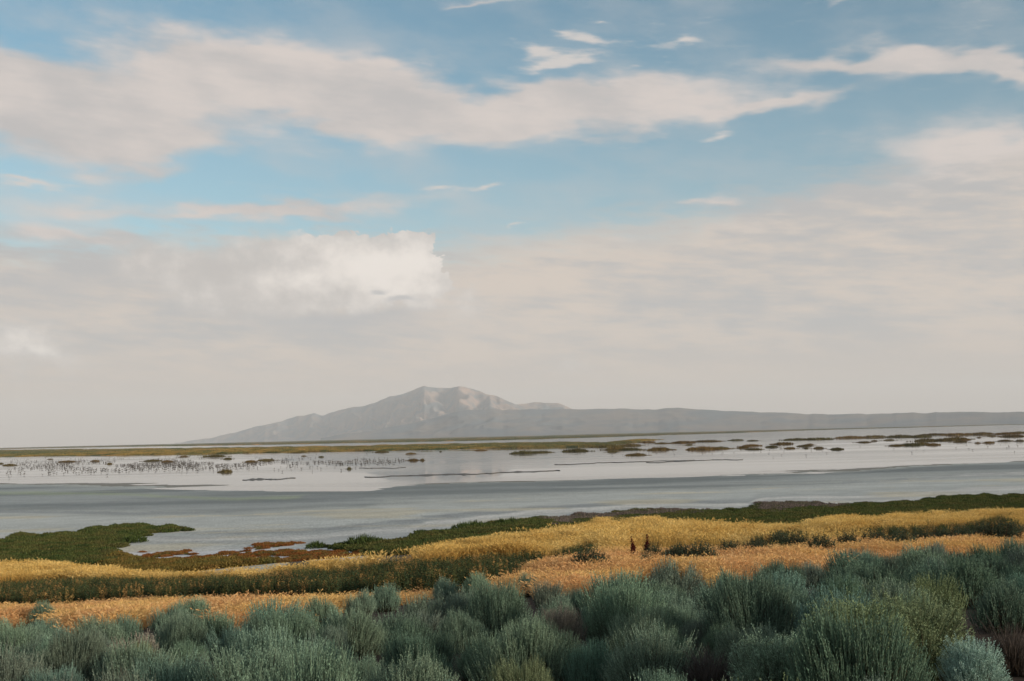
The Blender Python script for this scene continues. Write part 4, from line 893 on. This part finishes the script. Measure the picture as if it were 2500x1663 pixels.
for k in range(26): spots.append((0, rng.uniform(20, 900), None))
for s, px, _ in spots:
    if s == 0: py = rng.gauss(1150, 9) - px * .006
    else: py = HZ(px) + rng.gauss(56, 6)
    if py > WATER(px) - 8: py = WATER(px) - 12
    g = ground_at(px, py); o = link('wading_bird', BM); o.location = (g[0], g[1], -.01); o.rotation_euler = (0, 0, rng.uniform(0, 6.28)); k = rng.uniform(.6, .85); o.scale = (k, k, k)
    tag(o, 'tiny dark wading bird standing in the shallow water ' + ('near the flock on the left' if s == 0 else 'below the grass islands on the right'), 'bird', 'wading birds on the left' if s == 0 else 'wading birds on the right')
def flock():
    r2 = np.random.default_rng(8); n = 4200
    px = r2.uniform(-40, 1000, n); px = px[r2.random(n) < np.interp(px, [0, 60, 150, 500, 700, 1000], [.3, .7, 1, 1, .6, .25])]
    py = 1138 - px * .0115 + r2.normal(size=len(px)) * np.interp(px, [0, 600, 1000], [10, 7, 4])
    kk = fbm(px * .012, py * .08, 3, 5) > .46; px, py = px[kk], py[kk]
    v = FW[None] + ((px - IW / 2) / F_PX)[:, None] * RT - ((py - IH / 2) / F_PX)[:, None] * UP
    P = EYE + v * (-EYE[2] / v[:, 2])[:, None]; P[:, 2] = 0
    s = r2.uniform(.6, .95, (len(P), 1)) * np.ones((1, 3))
    scatter('bird_flock', P, s, [BM], 'dense flock of tiny dark birds standing in shallow water at left', 'birds', 9, 0.)
flock()

# low mud bars showing through the water
m, N = material('mud_bar'); b = N.n('ShaderNodeBsdfPrincipled', {'Base Color': (.085, .085, .078, 1), 'Roughness': .8}); N.n('ShaderNodeOutputMaterial', {0: b.outputs[0]})
bars = [(0, 1020, 1720, 395, 340, 6, 'short dark mud bar in the open water at left'), (800, 1020, 860, 360, 1250, 5, 'long thin dark mud bar in the middle of the water'), (800, 1020, 1900, 286, 900, 4, 'broken mud bar below the middle grass islands'),
        (800, 1020, 350, 322, 300, 3, 'faint mud bar left of the middle of the water'), (1600, 1000, 250, 330, 620, 4, 'dark mud bar near the middle with uneven edge')]
for i, (ox, oy, x, y, w, th, lb) in enumerate(bars):
    n = 60; xs = np.linspace(ox + (x - w / 2) / S3, ox + (x + w / 2) / S3, n); sl_ = -.035
    yc = oy + y / S3 + sl_ * (xs - xs.mean()) + (fbm(xs * .025, xs * 0, 4, i) - .5) * 5
    a = np.array([ground_at(p, q) for p, q in zip(xs, yc)]); t = np.linspace(-1, 1, n)
    wd = th * np.sqrt(np.maximum(1 - t * t, 0)) * np.maximum(fbm(xs * .06, xs * 0 + 5, 4, i + 40) * 3.4 - 1.1, .04)
    az = np.arctan2(a[:, 0], a[:, 1]); dr = np.stack([np.sin(az), np.cos(az), np.zeros(n)], 1)
    ks = [-1, -.5, 0, .5, 1]; hs = [-.05, .05, .10, .05, -.05]
    V = np.concatenate([a * [1, 1, 0] + dr * (k * wd)[:, None] + [[0, 0, h]] for k, h in zip(ks, hs)])
    Q = np.array([[r * n + j, r * n + j + 1, (r + 1) * n + j + 1, (r + 1) * n + j] for r in range(4) for j in range(n - 1)])[:, ::-1]
    tag(link('mud_bar', new_mesh('mud_bar', V, [Q], m, None, True)), lb, 'mud bar', 'mud bars in the water')

# lone pickleweed clumps at the edge of the mud
CU = [cushion(700 + i, leaf_material('clump_leaves', (.07, .10, .032)), 220, .5, .42) for i in range(2)]
cl = crop(800, 1250, S3, [(215, 218), (300, 210), (860, 116), (930, 108), (985, 106), (1010, 104), (1120, 86), (1190, 80)]) + crop(0, 1250, S3, [(855, 195), (2315, 216), (2020, 232)])
cl.sort()
for i, (px, py) in enumerate(cl):
    g = ground_at(px, py); o = link('pickleweed_clump', CU[i % 2]); o.location = tuple(g); rr = random.Random(i); k = rr.uniform(.8, 1.4); o.scale = (k, k, k); o.rotation_euler = (0, 0, rr.uniform(0, 6))
    tag(o, 'lone dark green pickleweed clump, %s from the left along the edge of the mud' % ORD[i], 'plant', 'lone clumps at the edge of the mud')

# ---------------------------------------------------------------- smoky air
hz, N = material('haze')
pv = N.n('ShaderNodeVolumePrincipled', {'Color': (.83, .91, .985, 1), 'Density': 6.2e-5, 'Anisotropy': 0.0})
N.n('ShaderNodeOutputMaterial', {'Volume': pv.outputs[0]})
B, zb, zt = 24500.0, -6.0, 900.0
V = np.array([[sx * B, sy * B, z] for z in (zb, zt) for sx, sy in ((-1, -1), (1, -1), (1, 1), (-1, 1))])
Q = np.array([[3, 2, 1, 0], [4, 5, 6, 7], [0, 1, 5, 4], [1, 2, 6, 5], [2, 3, 7, 6], [3, 0, 4, 7]])
tag(link('haze', new_mesh('haze', V, [Q], hz)), 'pale smoky air over the whole lake', 'haze', kind='stuff')
